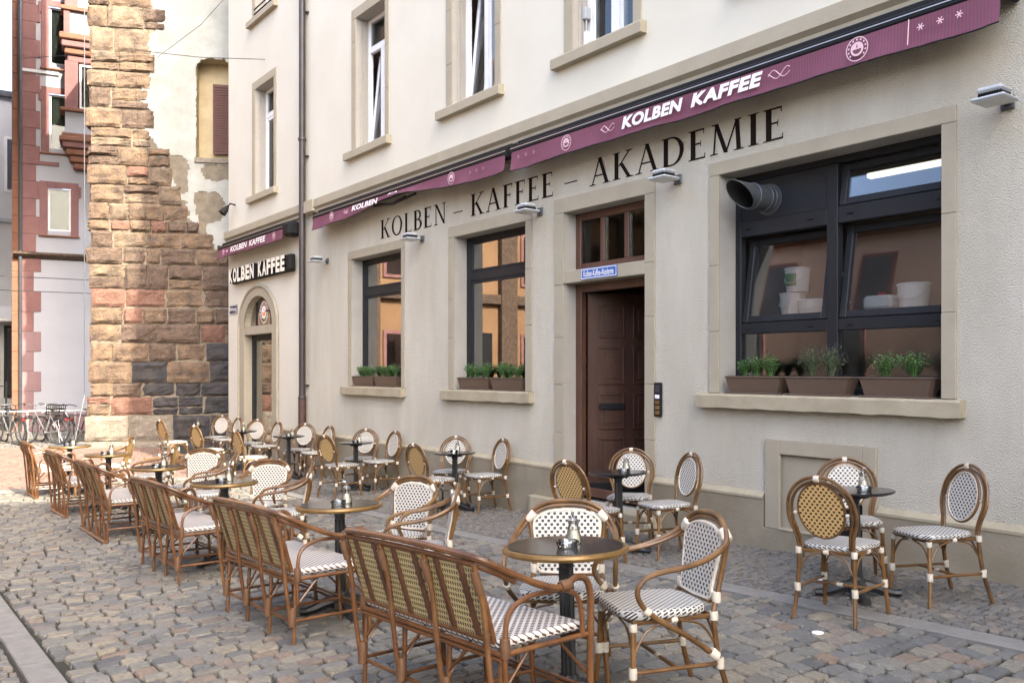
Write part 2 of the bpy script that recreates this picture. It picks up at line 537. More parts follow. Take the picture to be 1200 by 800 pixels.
US = .07
def stone_template(n, p, rs, hmin=.0):
    pts = []
    for sx, sy in ((1, 1), (-1, 1), (-1, -1), (1, -1)):        # worn block: four corners, each knocked off differently
        ca, cb = rs.uniform(.10, .42), rs.uniform(.10, .42)
        jx, jy = rs.uniform(.90, 1.03), rs.uniform(.90, 1.03)
        q = [(sx * jx, sy * jy * (1 - ca)), (sx * jx * (1 - cb), sy * jy)]
        pts += q if sx * sy > 0 else q[::-1]
    pts = [(x * US, y * US) for x, y in pts]
    n = len(pts)
    tilt = (rs.uniform(-.005, .005), rs.uniform(-.005, .005))
    v = [(x, y, -.045) for x, y in pts]
    for k_, z_, jz in ((.99, -.012, .002), (.90, -.0015, .0018), (.5, .0005, .003)):
        a_ = rs.uniform(-.25, .25) if k_ == .5 else 0
        v += [((x * math.cos(a_) - y * math.sin(a_)) * k_, (x * math.sin(a_) + y * math.cos(a_)) * k_, z_ + (x * tilt[0] + y * tilt[1]) / US + rs.uniform(-jz, jz)) for x, y in pts]
    v.append((0, 0, rs.uniform(-.002, .003)))
    f = []
    for k in range(n):
        k2 = (k + 1) % n
        f += [(q * n + k, q * n + k2, (q + 1) * n + k2, (q + 1) * n + k) for q in range(3)] + [(3 * n + k, 3 * n + k2, 4 * n)]
    return v, f
def lay(parent, name, stuff_name, rows, mo, mi_, n, p, keep=300, seed=1):
    """rows: list of (x, y, hx, hy, rot, dz); the largest in view become parts, the rest one stuff part"""
    rs = random.Random(seed)
    T = [stone_template(n, p, rs) for _ in range(14)]
    meshes = []
    for v, f in T:
        me = bpy.data.meshes.new(name)
        me.from_pydata(v, [], f)
        me.materials.append(M[mo])
        me.shade_smooth()
        me.set_sharp_from_angle(angle=R(16))
        meshes.append(me)
    def rank(r):
        q = proj(r[0], r[1], G(r[0]))
        if not q or not (-5 < q[0] < 1205 and 400 < q[1] < 803): return 1e9
        return q[2]
    idx = sorted(range(len(rows)), key=lambda i: rank(rows[i]))
    near = set(i for i in idx[:keep] if rank(rows[i]) < 1e8)
    VV, FF, off = [], [], 0
    for i, (x, y, hx, hy, rot, dz) in enumerate(rows):
        t = rs.randrange(14)
        z = G(x) + dz
        if i in near:
            o = bpy.data.objects.new(name, meshes[t])
            col.objects.link(o)
            o.parent = parent
            o.location = (x, y, z)
            o.rotation_euler = (0, 0, rot)
            o.scale = (hx / US, hy / US, 1)
        else:
            v = np.array(T[t][0])
            c, s_ = math.cos(rot), math.sin(rot)
            X, Y = v[:, 0] * hx / US, v[:, 1] * hy / US
            VV.append(np.stack([x + X * c - Y * s_, y + X * s_ + Y * c, z + v[:, 2]], 1))
            FF += [tuple(a + off for a in f) for f in T[t][1]]
            off += len(v)
    b = MB()
    b.v, b.f, b.mi = np.concatenate(VV).tolist(), FF, [0]
    o = b.build(stuff_name, mi_, parent, kind='stuff', fix=False)
    o.data.shade_smooth()
    o.data.set_sharp_from_angle(angle=R(16))
def row_layout(x0, x1, y0, y1, px, py, jit, gap, rs, dz=.004, warp=.02, rotj=.05):
    rows = []
    x = x0
    while x < x1:
        wx = px * rs.uniform(1 - jit, 1 + jit)
        y = y0 + rs.uniform(0, py)*-1
        while y < y1:
            wy = py * rs.uniform(1 - jit * 1.3, 1 + jit * 1.3)
            ya, yb = max(y, y0), min(y + wy, y1)
            if yb - ya > py * .35:
                yc = (ya + yb) / 2
                rows.append((x + wx / 2 + warp * math.sin(yc * 2.1 + x * .7) + rs.uniform(-.012, .012) * px / .14, yc,
                             wx / 2 - gap * rs.uniform(.3, 1.2), (yb - ya) / 2 - gap * rs.uniform(.3, 1.2), rs.uniform(-rotj, rotj) , rs.uniform(-dz, dz)))
            y += wy
        x += wx
    return rows
rs = random.Random(3)
lay(street, 'cobblestone', 'distant_cobblestones', row_layout(-15.4, -.6, -5.85, -1.68, .124, .150, .22, .0066, rs, .008, .025, .06), 'cob_o', 'cob_i', 8, 7, seed=4)
lay(pavement, 'paving_sett', 'small_paving_setts', row_layout(-20.2, -.6, -1.44, -.03, .066, .095, .25, .0042, rs, .005, .02, .12), 'set_o', 'set_i', 8, 6, seed=5)
lay(far_side, 'paving_sett', 'small_paving_setts', row_layout(-15.4, -1.2, -9.1, -6.06, .08, .11, .2, .004, rs, .003), 'set_o', 'set_i', 7, 4, keep=60, seed=6)
lay(plaza, 'paving_brick', 'paving_bricks', row_layout(-24.15, -15.75, -6.6, -.9, .115, .215, .04, .004, rs, .001, 0, .01), 'pav_i', 'pav_i', 6, 9, keep=60, seed=8)
lay(sett_lane, 'lane_sett', 'lane_setts', row_layout(-30, -24.2, -6, -.4, .17, .19, .15, .008, rs, .004, .02), 'set_o', 'set_i', 8, 4, keep=40, seed=9)
def slabs(name, ya, yb, x0, x1, ln):
    t = strip_sheet(name, x0, x1, ya, yb, -.03, 'ground')
    x = x1
    while x > x0 + .2:
        l = ln * rs.uniform(.75, 1.2)
        xa, xb = max(x0, x - l) + .006, x - .002
        b = MB()
        b.box(-(xb - xa) / 2, ya + .004, -.05, (xb - xa) / 2, yb - .004, .002, .006)
        o = b.build('kerb_slab', 'slab', t)
        xm = (xa + xb) / 2
        o.location = (xm, 0, G(xm) + rs.uniform(-.003, .004))
        o.rotation_euler = (0, -math.atan((G(xm + .3) - G(xm - .3)) / .6), 0)
        x -= l
slabs('drain_strip', -1.66, -1.46, -15.4, -.4, .9)
slabs('kerb_strip', -6.04, -5.87, -15.4, -1.5, .9)
t = strip_sheet('square_edging', -15.72, -15.45, -9, .2, -.03, 'ground')
y = -8.9
while y < -.2:
    l = rs.uniform(.5, .9)
    MB().box(-15.71, y + .005, -.35, -15.46, y + l - .005, -.279, .008).build('edging_slab', 'slab', t)
    y += l
for x, y, r in ((-2.55, -2.6, .045), (-3.9, -.9, .03), (-2.4, -.75, .028), (-3.05, -2.2, .035)):
    b = MB()
    b.lathe([(r, -.02), (r, .006), (r * .85, .009)], 12)
    o = b.build('drain_cap', 'print_white' if r < .04 else 'slab')
    put(o, x, y, 0, .002)
    tag(o, 'small pale round marker among the stones %s' % {-2.55: 'in the near right foreground', -3.9: 'between the right-hand table and the wall', -2.4: 'below the wall far right', -3.05: 'beside the drain strip by the right-hand table'}[x], 'ground marker')

# ------------------------------------------------------------------ cafe building
cafe = thing('cafe_building', 'cream stuccoed cafe building with taupe stone window surrounds and burgundy awnings', 'building')
def holed(b, x0, x1, z0, z1, holes, y, mi=0):
    xs = sorted({x0, x1} | {h[0] for h in holes} | {h[1] for h in holes})
    zs = sorted({z0, z1} | {h[2] for h in holes} | {h[3] for h in holes})
    xs, zs = [x for x in xs if x0 <= x <= x1], [z for z in zs if z0 <= z <= z1]
    for zi, zj in zip(zs, zs[1:]):
        for xi, xj in zip(xs, xs[1:]):
            if any(h[0] < (xi + xj) / 2 < h[1] and h[2] < (zi + zj) / 2 < h[3] for h in holes): continue
            b.add([(xi, y, zi), (xj, y, zi), (xj, y, zj), (xi, y, zj)], [(0, 1, 2, 3)], mi)
XL, XP, XR, EAVE = -19.82, -15.45, 16.0, 17.6
W1, W2, DR, W3 = (-13.59, -11.87, 1.33, 3.49), (-10.365, -8.715, 1.33, 3.48), (-7.965, -6.622, .10, 3.48), (-5.613, -3.42, 1.375, 3.51)
UPW = [(-18.12, -17.08, 5.31, 7.57), (-13.42, -12.40, 5.33, 7.57), (-10.42, -9.38, 5.34, 7.57), (-7.80, -6.80, 5.345, 7.57), (-18.12, -17.08, 9.08, 11.3),
       (-5.1, -4.1, 5.345, 7.57), (-2.4, -1.4, 5.345, 7.57), (-13.42, -12.40, 9.08, 11.3), (-10.42, -9.38, 9.08, 11.3)]
AX, AZ, AA, AB = -17.955, 2.55, .80, .62             # arched door: centre, springing, half width, rise
b = MB()
holed(b, XL, XR, 4.57, EAVE, UPW, 0)
b.build('upper_wall', 'stucco_up', cafe)
b = MB()
lowh = [W1, W2, DR, W3, (AX - AA - .01, AX + AA + .01, -.5, AZ + AB + .02), (-4.9, -4.08, .16, .83)]
holed(b, XP, XR, -1, 4.57, lowh, 0)
b.build('lower_wall', 'stucco_low', cafe)
b = MB()
holed(b, XL, XP, -1, 4.57, lowh, 0)
b.add([(XL, 0, -1), (XL, 12, -1), (XL, 12, EAVE), (XL, 0, EAVE)], [(0, 1, 2, 3)])
na = 16
for sgn in (-1, 1):                                   # spandrels of the arch
    cx = AX + sgn * (AA + .01)
    prev = None
    for k in range(na + 1):
        t_ = k / na * PI / 2
        p = (AX + sgn * AA * math.cos(t_), 0, AZ + AB * math.sin(t_))
        if prev: b.add([prev, p, (cx, 0, AZ + AB + .02)], [(0, 1, 2)])
        prev = p
    b.add([prev, (AX, 0, AZ + AB + .02), (cx, 0, AZ + AB + .02)], [(0, 1, 2)])
b.build('corner_wall', 'stucco_up', cafe)
b = MB()
b.box(XL - .3, -.5, EAVE, XR, 12, EAVE + .25)
b.build('roof_eave', 'roof', cafe)
b = MB()
for xa, xb in ((XL - .04, XP - .12), (XP + .10, XR)):
    b = MB(); b.prism([(-.10, 4.725), (-.10, 4.585), (-.055, 4.545), (-.055, 4.50), (.02, 4.47), (.02, 4.725)], xa, xb, 'x'); b.build('cornice_band', 'trim', cafe)
b = MB()
b.box(XP + .105, -.125, 4.515, XP + .50, -.001, 4.735, .008)
b.build('cornice_end_block', 'trim', cafe)
b = MB()
for xa, xb in ((XL - .03, AX - AA - .3), (AX + AA + .3, XP - .1), (XP + .1, DR[0] - .18), (DR[1] + .155, -5.075), (-3.945, XR)):
    b = MB(); b.prism([(-.045, -1), (-.045, .42), (.004, .465), (.004, -1)], xa, xb, 'x'); b.build('plinth', 'plinth', cafe); MB().prism([(-.052, .405), (-.052, .428), (.004, .474), (.004, .466), (-.0455, .42)], xa, xb, 'x').build('plinth_ledge', 'sill', cafe)
b = MB()
b.box(-5.075, -.045, -1, -3.945, .004, .14)
b.build('plinth', 'plinth', cafe)
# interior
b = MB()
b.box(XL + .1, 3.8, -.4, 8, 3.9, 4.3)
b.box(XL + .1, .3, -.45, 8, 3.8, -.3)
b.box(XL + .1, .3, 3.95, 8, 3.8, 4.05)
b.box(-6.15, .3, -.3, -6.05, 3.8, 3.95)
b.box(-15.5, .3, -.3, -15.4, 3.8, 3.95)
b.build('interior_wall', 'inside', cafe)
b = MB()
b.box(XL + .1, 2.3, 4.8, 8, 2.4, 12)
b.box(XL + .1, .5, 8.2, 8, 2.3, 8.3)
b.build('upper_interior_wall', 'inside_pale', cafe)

def surround(name, o, i, sill=True, depth=.22, proud=.018, m='trim'):
    """flat stone surround: o outer and i inner rectangle; reveal faces go back into the wall"""
    b = MB()
    x0, x1, z0, z1 = o
    a0, a1, c0, c1 = i
    zb = c0 if sill else z0
    b.box(x0, -proud, c1 + .001, x1, .004, z1, .005)
    o_ = b.build(name, m, cafe)
    for xa, xb in ((x0, a0), (a1, x1)):
        z = zb
        while z < c1 - .01:
            zt_ = z + rnd.uniform(.55, .85)
            if zt_ > c1 - .35: zt_ = c1
            p_ = proud + rnd.uniform(-.002, .002)
            MB().box(xa, -p_, z + .0012, xb, .004, zt_ - .0012, .004).build('stone_block', m, o_)
            z = zt_
    r = MB()
    e = .0005
    r.add([(a0 + e, 0, zb), (a0 + e, depth, zb), (a0 + e, depth, c1), (a0 + e, 0, c1)], [(0, 1, 2, 3)])
    r.add([(a1 - e, 0, zb), (a1 - e, depth, zb), (a1 - e, depth, c1), (a1 - e, 0, c1)], [(0, 1, 2, 3)])
    r.add([(a0, 0, c1 - e), (a0, depth, c1 - e), (a1, depth, c1 - e), (a1, 0, c1 - e)], [(0, 1, 2, 3)])
    r.add([(a0, -.0, zb - .002), (a0, depth, zb - .002), (a1, depth, zb - .002), (a1, 0, zb - .002)], [(0, 1, 2, 3)])
    r.build('reveal', 'reveal', o_, fix=False)
    return o_
def sill(par, x0, x1, z0, z1, out=.09, m='sill', chip=True):
    b = MB()
    n = max(2, int((x1 - x0) / .12))
    vs = []
    for k in range(n + 1):
        x = x0 + (x1 - x0) * k / n
        j = (lambda a: rnd.uniform(-a, a)) if chip else (lambda a: 0)
        vs += [(x, -out + j(.004), z0 + j(.006)), (x, -out + j(.003), z1 - .018 + j(.004)), (x, -out + .016, z1 + j(.002)), (x, .22, z1), (x, .0, z0)]
    fs = [(0, 1, 2, 3, 4), tuple(n * 5 + q for q in (4, 3, 2, 1, 0))]
    for k in range(n):
        for q in range(5):
            fs.append((k * 5 + q, k * 5 + (q + 1) % 5, k * 5 + 5 + (q + 1) % 5, k * 5 + 5 + q))
    b.add(vs, fs)
    return b.build('sill', m, par)
def frame_rect(par, name, x0, x1, z0, z1, w_, ya, yb, m, c=.006):
    b = MB()
    b.box(x0, ya, z0, x0 + w_, yb, z1, c)
    b.box(x1 - w_, ya, z0, x1, yb, z1, c)
    b.box(x0 + w_, ya + .001, z0, x1 - w_, yb - .001, z0 + w_, c)
    b.box(x0 + w_, ya + .001, z1 - w_, x1 - w_, yb - .001, z1, c)
    return b.build(name, m, par)
def pane(par, x0, x1, z0, z1, y, m='glass', th=.012):
    return MB().box(x0, y, z0, x1, y + th, z1).build('pane', m, par)

# two ground-floor windows with anthracite frames
for (a0, a1, c0, c1), (ox0, ox1, oz1), (s0, s1) in ((W1, (-13.716, -11.777, 3.63), (-13.87, -11.75)), (W2, (-10.515, -8.585, 3.64), (-10.63, -8.55))):
    so_ = surround('window_surround', (ox0, ox1, c0, oz1), (a0, a1, c0, c1), depth=.3)
    sill(so_, s0, s1, c0 - .145, c0 - .003)
    wn = frame_rect(cafe, 'window_frame', a0, a1, c0, c1 + .02, .085, .20, .27, 'anthracite')
    MB().box(a0 + .085, .205, 2.86, a1 - .085, .265, 2.99, .006).build('transom_bar', 'anthracite', wn)
    for z0, z1 in ((c0 + .085, 2.86), (2.99, c1 - .065)):
        frame_rect(wn, 'sash', a0 + .086, a1 - .086, z0 + .001, z1 - .001, .035, .212, .258, 'anthracite')
        pane(wn, a0 + .12, a1 - .12, z0 + .034, z1 - .034, .232, 'glass_mirror')

# big kitchen window
a0, a1, c0, c1 = W3
so_ = surround('window_surround', (-5.736, -3.304, c0, 3.639), W3, depth=.32)
sill(so_, -5.838, -3.236, 1.235, 1.372, .10)
kw = frame_rect(cafe, 'kitchen_window_frame', a0, a1, c0, c1 + .01, .07, .235, .315, 'anthracite')
bx = [(-4.585, -4.475, c0 + .07, c1 - .06)]
MB().box(-4.585, .23, c0 + .071, -4.475, .318, c1 - .061, .005).build('mullion', 'anthracite', kw)
for z0, z1 in ((2.91, 3.06), (1.955, 2.06)):
    for xa, xb in ((a0 + .07, -4.586), (-4.474, a1 - .07)):
        MB().box(xa + .001, .233, z0, xb, .316, z1, .005).build('rail', 'anthracite', kw)
MB().box(a0 + .071, .245, 3.061, -4.587, .285, c1 - .061, .004).build('blind_panel', 'anthracite', kw)
for xa, xb in ((a0 + .07, -4.586), (-4.474, a1 - .07)):
    pane(kw, xa + .004, xb - .004, c0 + .074, 1.953, .27)
def tilted(x0, x1, z0, z1, ang):
    s = bpy.data.objects.new('tilted_sash', None)
    b = MB()
    w_, h = x1 - x0, z1 - z0
    for q in ((0, 0, .065, h), (w_ - .065, 0, w_, h)):
        b.box(q[0], -.02, q[1], q[2], .035, q[3], .006)
    for q in ((.065, 0, w_ - .065, .065), (.065, h - .065, w_ - .065, h)):
        b.box(q[0], -.019, q[1], q[2], .034, q[3], .006)
    s = b.build('tilted_sash', 'anthracite', kw)
    s.location = (x0, .262, z0)
    s.rotation_euler = (-R(ang), 0, 0)
    pane(s, .06, w_ - .06, .06, h - .06, .002, 'glass')
    return s
tilted(a0 + .075, -4.59, 2.063, 2.905, 9)
tilted(-4.47, a1 - .072, 2.063, 2.905, 9)
tilted(-4.47, a1 - .072, 3.064, c1 - .066, 9)
for x in (-5.45, -4.75, -4.35, -3.55):
    for z in (2.0, 2.985):
        MB().box(x - .03, .222, z - .006, x + .03, .232, z + .008, .003).build('drain_slot_cap', 'alu_black', kw)
# vent pipe through the blind panel
vt = thing('vent_pipe', 'grey metal vent pipe with slanted mouth sticking out of the kitchen window', 'vent pipe', (-5.22, .245, 3.24))
b = MB()
r = .118
n = 28
vs = []
prof = []
for k in range(n):
    t_ = 2 * PI * k / n
    cx, cz = r * math.cos(t_), r * math.sin(t_)
    vs += [(cx, -.002, cz), (cx, -.30 - .26 * (.5 + .5 * math.sin(t_)) , cz)]
fs = [(2 * k, 2 * k + 1, (2 * k + 3) % (2 * n), (2 * k + 2) % (2 * n)) for k in range(n)]
b.add(vs, fs)
b.build('pipe', 'zinc', vt, True)
b = MB()
b.add([(x * .965, y + .004, z * .965) for x, y, z in vs], fs)
b.build('pipe_lining', 'duct_in', vt, True)
b = MB()
b.tube([vs[2 * k + 1] for k in range(n)], .004, 6, True)
b.build('pipe_lip', 'zinc', vt, True)
for yy in (-.03, -.09, -.27):
    b = MB()
    b.tube([(r * 1.03 * math.cos(2 * PI * k / n), yy, r * 1.03 * math.sin(2 * PI * k / n)) for k in range(n)], .007, 6, True)
    b.build('pipe_ring', 'zinc', vt, True)
b = MB()
b.lathe([(.15, 0), (.15, .004)], 28)
o = b.build('pipe_flange', 'zinc', vt)
o.rotation_euler = (R(90), 0, 0)
# kitchen behind the big window
b = MB()
b.box(-6.0, .46, 2.10, -3.2, .9, 2.14)
b.build('kitchen_shelf', 'inside_pale', cafe)
b = MB()
b.box(-6.0, 1.9, -.3, -3.0, 2.0, 3.95)
b.build('kitchen_partition', 'inside', cafe)
lt = MB().box(-4.6, .9, 3.42, -3.3, .98, 3.47, .01).build('ceiling_lamp', 'tube')
tag(lt, 'lit fluorescent tube glimpsed through the upper kitchen pane', 'lamp')
def bucket(x, y, z, r, h, label, lid=True, lab=False):
    t = thing('plastic_bucket', label, 'bucket', (x, y, z), 0, 'white buckets in the kitchen window')
    b = MB()
    b.lathe([(r * .86, 0), (r, h * .9), (r, h)], 20)
    b.build('bucket_body', 'bucket', t, True)
    b = MB()
    b.lathe([(r * 1.07, h + .001), (r * 1.07, h + .012), (r * .95, h + .02)], 20)
    b.build('lid', 'bucket', t, True)
    if lab:
        b = MB()
        vs = []
        for k in range(9):
            t_ = -PI / 2 - 1.1 + 1.6 * k / 8
            vs += [(r * .985 * math.cos(t_), r * .985 * math.sin(t_), h * .25), (r * 1.005 * math.cos(t_), r * 1.005 * math.sin(t_), h * .8)]
        b.add(vs, [(2 * k, 2 * k + 2, 2 * k + 3, 2 * k + 1) for k in range(8)])
        b.build('green_label', 'green_label', t)
    b = MB()
    b.tube(cr([(-r, 0, h * .85), (-r * .7, -r * .8, h * .5), (0, -r * 1.08, h * .38), (r * .7, -r * .8, h * .5), (r, 0, h * .85)], 4), .004, 5)
    b.build('handle', 'bucket', t, True)
bucket(-5.22, .62, 2.14, .12, .20, 'lower white lidded bucket beneath the green-labelled one on the kitchen shelf')
bucket(-5.16, .62, 2.365, .12, .22, 'white bucket with green label on top of another bucket', lab=True)
bucket(-4.98, .6, 2.14, .135, .12, 'low wide white tub at the middle of the left kitchen pane')
bucket(-4.72, .62, 2.14, .105, .09, 'small low white tub beneath a tall bucket by the mullion')
bucket(-4.72, .62, 2.25, .105, .24, 'tall white bucket beside the window mullion')
bucket(-3.98, .62, 2.14, .135, .20, 'white handled bucket alone behind the right kitchen pane')
t = thing('plastic_canister', 'flat white canister with red cap behind the right kitchen pane', 'canister', (-4.28, .62, 2.14))
MB().box(-.14, -.1, 0, .14, .1, .13, .03).build('canister_body', 'bucket', t)
b = MB(); b.lathe([(.03, .13), (.03, .16)], 12); b.build('cap', 'red_cap', t)

# entrance door
sd = surround('door_surround', (-8.141, -6.472, .06, 3.658), DR, depth=.3, sill=False)
MB().box(DR[0] + .001, -.016, 2.63, DR[1] - .001, .26, 2.78, .006).build('stone_transom', 'trim', sd)
df = frame_rect(cafe, 'door_frame', DR[0], DR[1], .10, 2.63, .10, .175, .26, 'door_frame')
fan = frame_rect(cafe, 'transom_window', DR[0] + .001, DR[1] - .001, 2.781, 3.479, .09, .175, .24, 'door_frame')
for x in (-7.50, -7.10):
    MB().box(x - .035, .18, 2.872, x + .035, .235, 3.388, .006).build('glazing_bar', 'door_frame', fan)
for xa, xb in ((-7.874, -7.536), (-7.464, -7.136), (-7.064, -6.714)):
    pane(fan, xa, xb, 2.872, 3.388, .205, 'glass_dim')
MB().box(DR[0] + .1, .42, 2.8, DR[1] - .1, .44, 3.47).build('blind', 'green_blind', fan)
# the leaf stands open, hinged on the left jamb
LW, LH = 1.02, 2.40
leaf = MB()
leaf.box(0, -.02, 0, LW, .02, LH, .004)
lf = leaf.build('door_leaf', 'door', cafe)
lf.location = (-7.845, .262, .125)
lf.rotation_euler = (0, 0, R(66))
for zi, (za, zb) in enumerate(((.16, .66), (.76, 1.2), (1.3, 1.76), (1.86, 2.26))):
    for xa, xb in ((.12, .47), (.57, .92)):
        b = MB()
        w_ = .03
        b.box(xa, -.034, za, xa + w_, -.0205, zb, .006)
        b.box(xb - w_, -.034, za, xb, -.0205, zb, .006)
        b.box(xa + w_, -.034, za, xb - w_, -.0205, za + w_, .006)
        b.box(xa + w_, -.034, zb - w_, xb - w_, -.0205, zb, .006)
        b.box(xa + .07, -.030, za + .07, xb - .07, -.0205, zb - .07, .009)
        b.build('door_panel', 'door', lf)
MB().box(.13, -.055, 1.0, .46, -.036, 1.075, .006).build('letter_flap', 'alu_black', lf)
b = MB(); b.lathe([(.012, 0), (.012, .04), (.032, .05), (.032, .075), (.015, .085)], 14)
o = b.build('door_knob', 'chrome', lf, True); o.location = (.86, -.02, 1.16); o.rotation_euler = (R(90), 0, 0)
MB().box(0.02, -.036, .0, LW - .02, -.0205, .12, .004).build('kick_board', 'alu_black', lf)
st = MB()
pts = [(-8.50, .0), (-8.50, -.10), (-8.46, -.17), (-8.38, -.20), (-6.45, -.20), (-6.36, -.15), (-6.34, .0)]
st.prism(pts, -.6, .058, 'z')
tag(st.build('door_step', 'sill'), 'worn rounded stone step in front of the open wooden door', 'step')

# cellar hatch
ch = MB()
ch.box(-5.062, -.03, .142, -4.9, .004, .965, .006)
ch.box(-4.08, -.03, .142, -3.955, .004, .965, .006)
ch.box(-4.9, -.029, .83, -4.08, .004, .964, .006)
cs = ch.build('cellar_window_surround', 'trim', cafe)
MB().box(-4.93, .02, .1, -4.05, .03, .86).build('cellar_board', 'trim', cs)
MB().box(-4.9, -.05, .142, -4.08, .019, .16, .004).build('cellar_ledge', 'sill', cs)
MB().box(-4.45, .008, .17, -4.1, .019, .46, .004).build('cellar_grille', 'alu_black', cs)

# arched shop door
def arch_pts(a, bb, n=20):
    return [(AX + a * math.cos(PI * k / n), AZ + bb * math.sin(PI * k / n)) for k in range(n + 1)]
b = MB()
ao, ai = arch_pts(1.10, .81), arch_pts(.80, .62)
for k in range(20):
    q = [ao[k], ao[k + 1], ai[k + 1], ai[k]]
    b.prism(q, -.025, .004, 'y')
    b.add([(ai[k][0], -.025, ai[k][1]), (ai[k + 1][0], -.025, ai[k + 1][1]), (ai[k + 1][0], .25, ai[k + 1][1]), (ai[k][0], .25, ai[k][1])], [(0, 1, 2, 3)])
for s_ in (-1, 1):
    xa, xb = sorted((AX + s_ * .80, AX + s_ * 1.10))
    b.box(xa, -.025, -.6, xb, .25, AZ, .004)
ar = b.build('arched_surround', 'trim', cafe)
b = MB()
rim = [(AX + 1.115 * math.cos(PI * k / 20), -.03, AZ + .825 * math.sin(PI * k / 20)) for k in range(21)]
b.tube([(AX + 1.115, -.03, -.4)] + rim + [(AX - 1.115, -.03, -.4)], .03, 6)
b.build('surround_moulding', 'trim', ar, True)
MB().box(AX - .8, -.02, 2.36, AX + .8, .22, 2.54, .005).build('stone_transom', 'trim', ar)
fl = MB()
fl.prism(arch_pts(.79, .61), .12, .13, 'y')
fo = fl.build('arched_fanlight', 'glass_mirror', cafe)
for xx in (-.42, .42):
    MB().box(AX + xx - .015, .10, 2.545, AX + xx + .015, .118, 3.06).build('glazing_bar', 'anthracite', fo)
MB().box(AX + .1, .101, 2.84, AX + .72, .119, 2.865).build('glazing_bar', 'anthracite', fo)
sdr = frame_rect(cafe, 'shop_door_frame', AX - .79, AX + .79, -.35, 2.36, .13, .15, .22, 'anthracite')
pane(sdr, AX - .66, AX + .66, -.22, 2.23, .18, 'glass_mirror')
def emblem(par, x, y, z, r, ma, mb, sx=1.0):
    """round badge: two rings and a steaming cup"""
    def ring(name, ra, rb, m, yo):
        b = MB()
        n = 28
        vs = []
        for k in range(n):
            c, s_ = math.cos(2 * PI * k / n), math.sin(2 * PI * k / n)
            vs += [(x + ra * sx * c, y - yo, z + ra * s_), (x + rb * sx * c, y - yo, z + rb * s_)]
        b.add(vs, [(2 * k, 2 * k + 1, (2 * k + 3) % (2 * n), (2 * k + 2) % (2 * n)) for k in range(n)])
        return b.build(name, m, par, fix=False)
    ring('emblem_ring', r, r * .92, ma, .001)
    for k in range(14):
        t_ = 2 * PI * (k + .5) / 14
        if abs(math.sin(t_) + 1) < .12: continue
        c, s_ = math.cos(t_), math.sin(t_)
        b = MB()
        p = [(.70, -.07), (.84, -.07), (.84, .07), (.70, .07)]
        b.add([(x + r * sx * (a * c - d * s_), y - .001, z + r * (a * s_ + d * c)) for a, d in p], [(0, 1, 2, 3)])
        b.build('emblem_mark', ma, par, fix=False)
    b = MB()
    n = 24
    b.add([(x + r * .58 * sx * math.cos(2 * PI * k / n), y - .001, z + r * .58 * math.sin(2 * PI * k / n)) for k in range(n)], [tuple(range(n))])
    b.build('emblem_disc', ma, par, fix=False)
    b = MB()
    q = [(x + r * sx * .40 * math.cos(PI + PI * k / 12), y - .002, z + r * (-.02 + .38 * math.sin(PI + PI * k / 12))) for k in range(13)]
    b.add(q, [tuple(range(13))])
    b.add([(x + r * sx * a, y - .002, z + r * d) for a, d in ((-.06, .1), (.06, .1), (.03, .36), (-.03, .36))], [(0, 1, 2, 3)])
    b.build('emblem_cup', mb, par, fix=False)
M['emblem_orange'] = mat('orange_print', (.75, .25, .06), .6)
emblem(fo, AX, .118, 2.83, .235, 'print_white', 'emblem_orange')

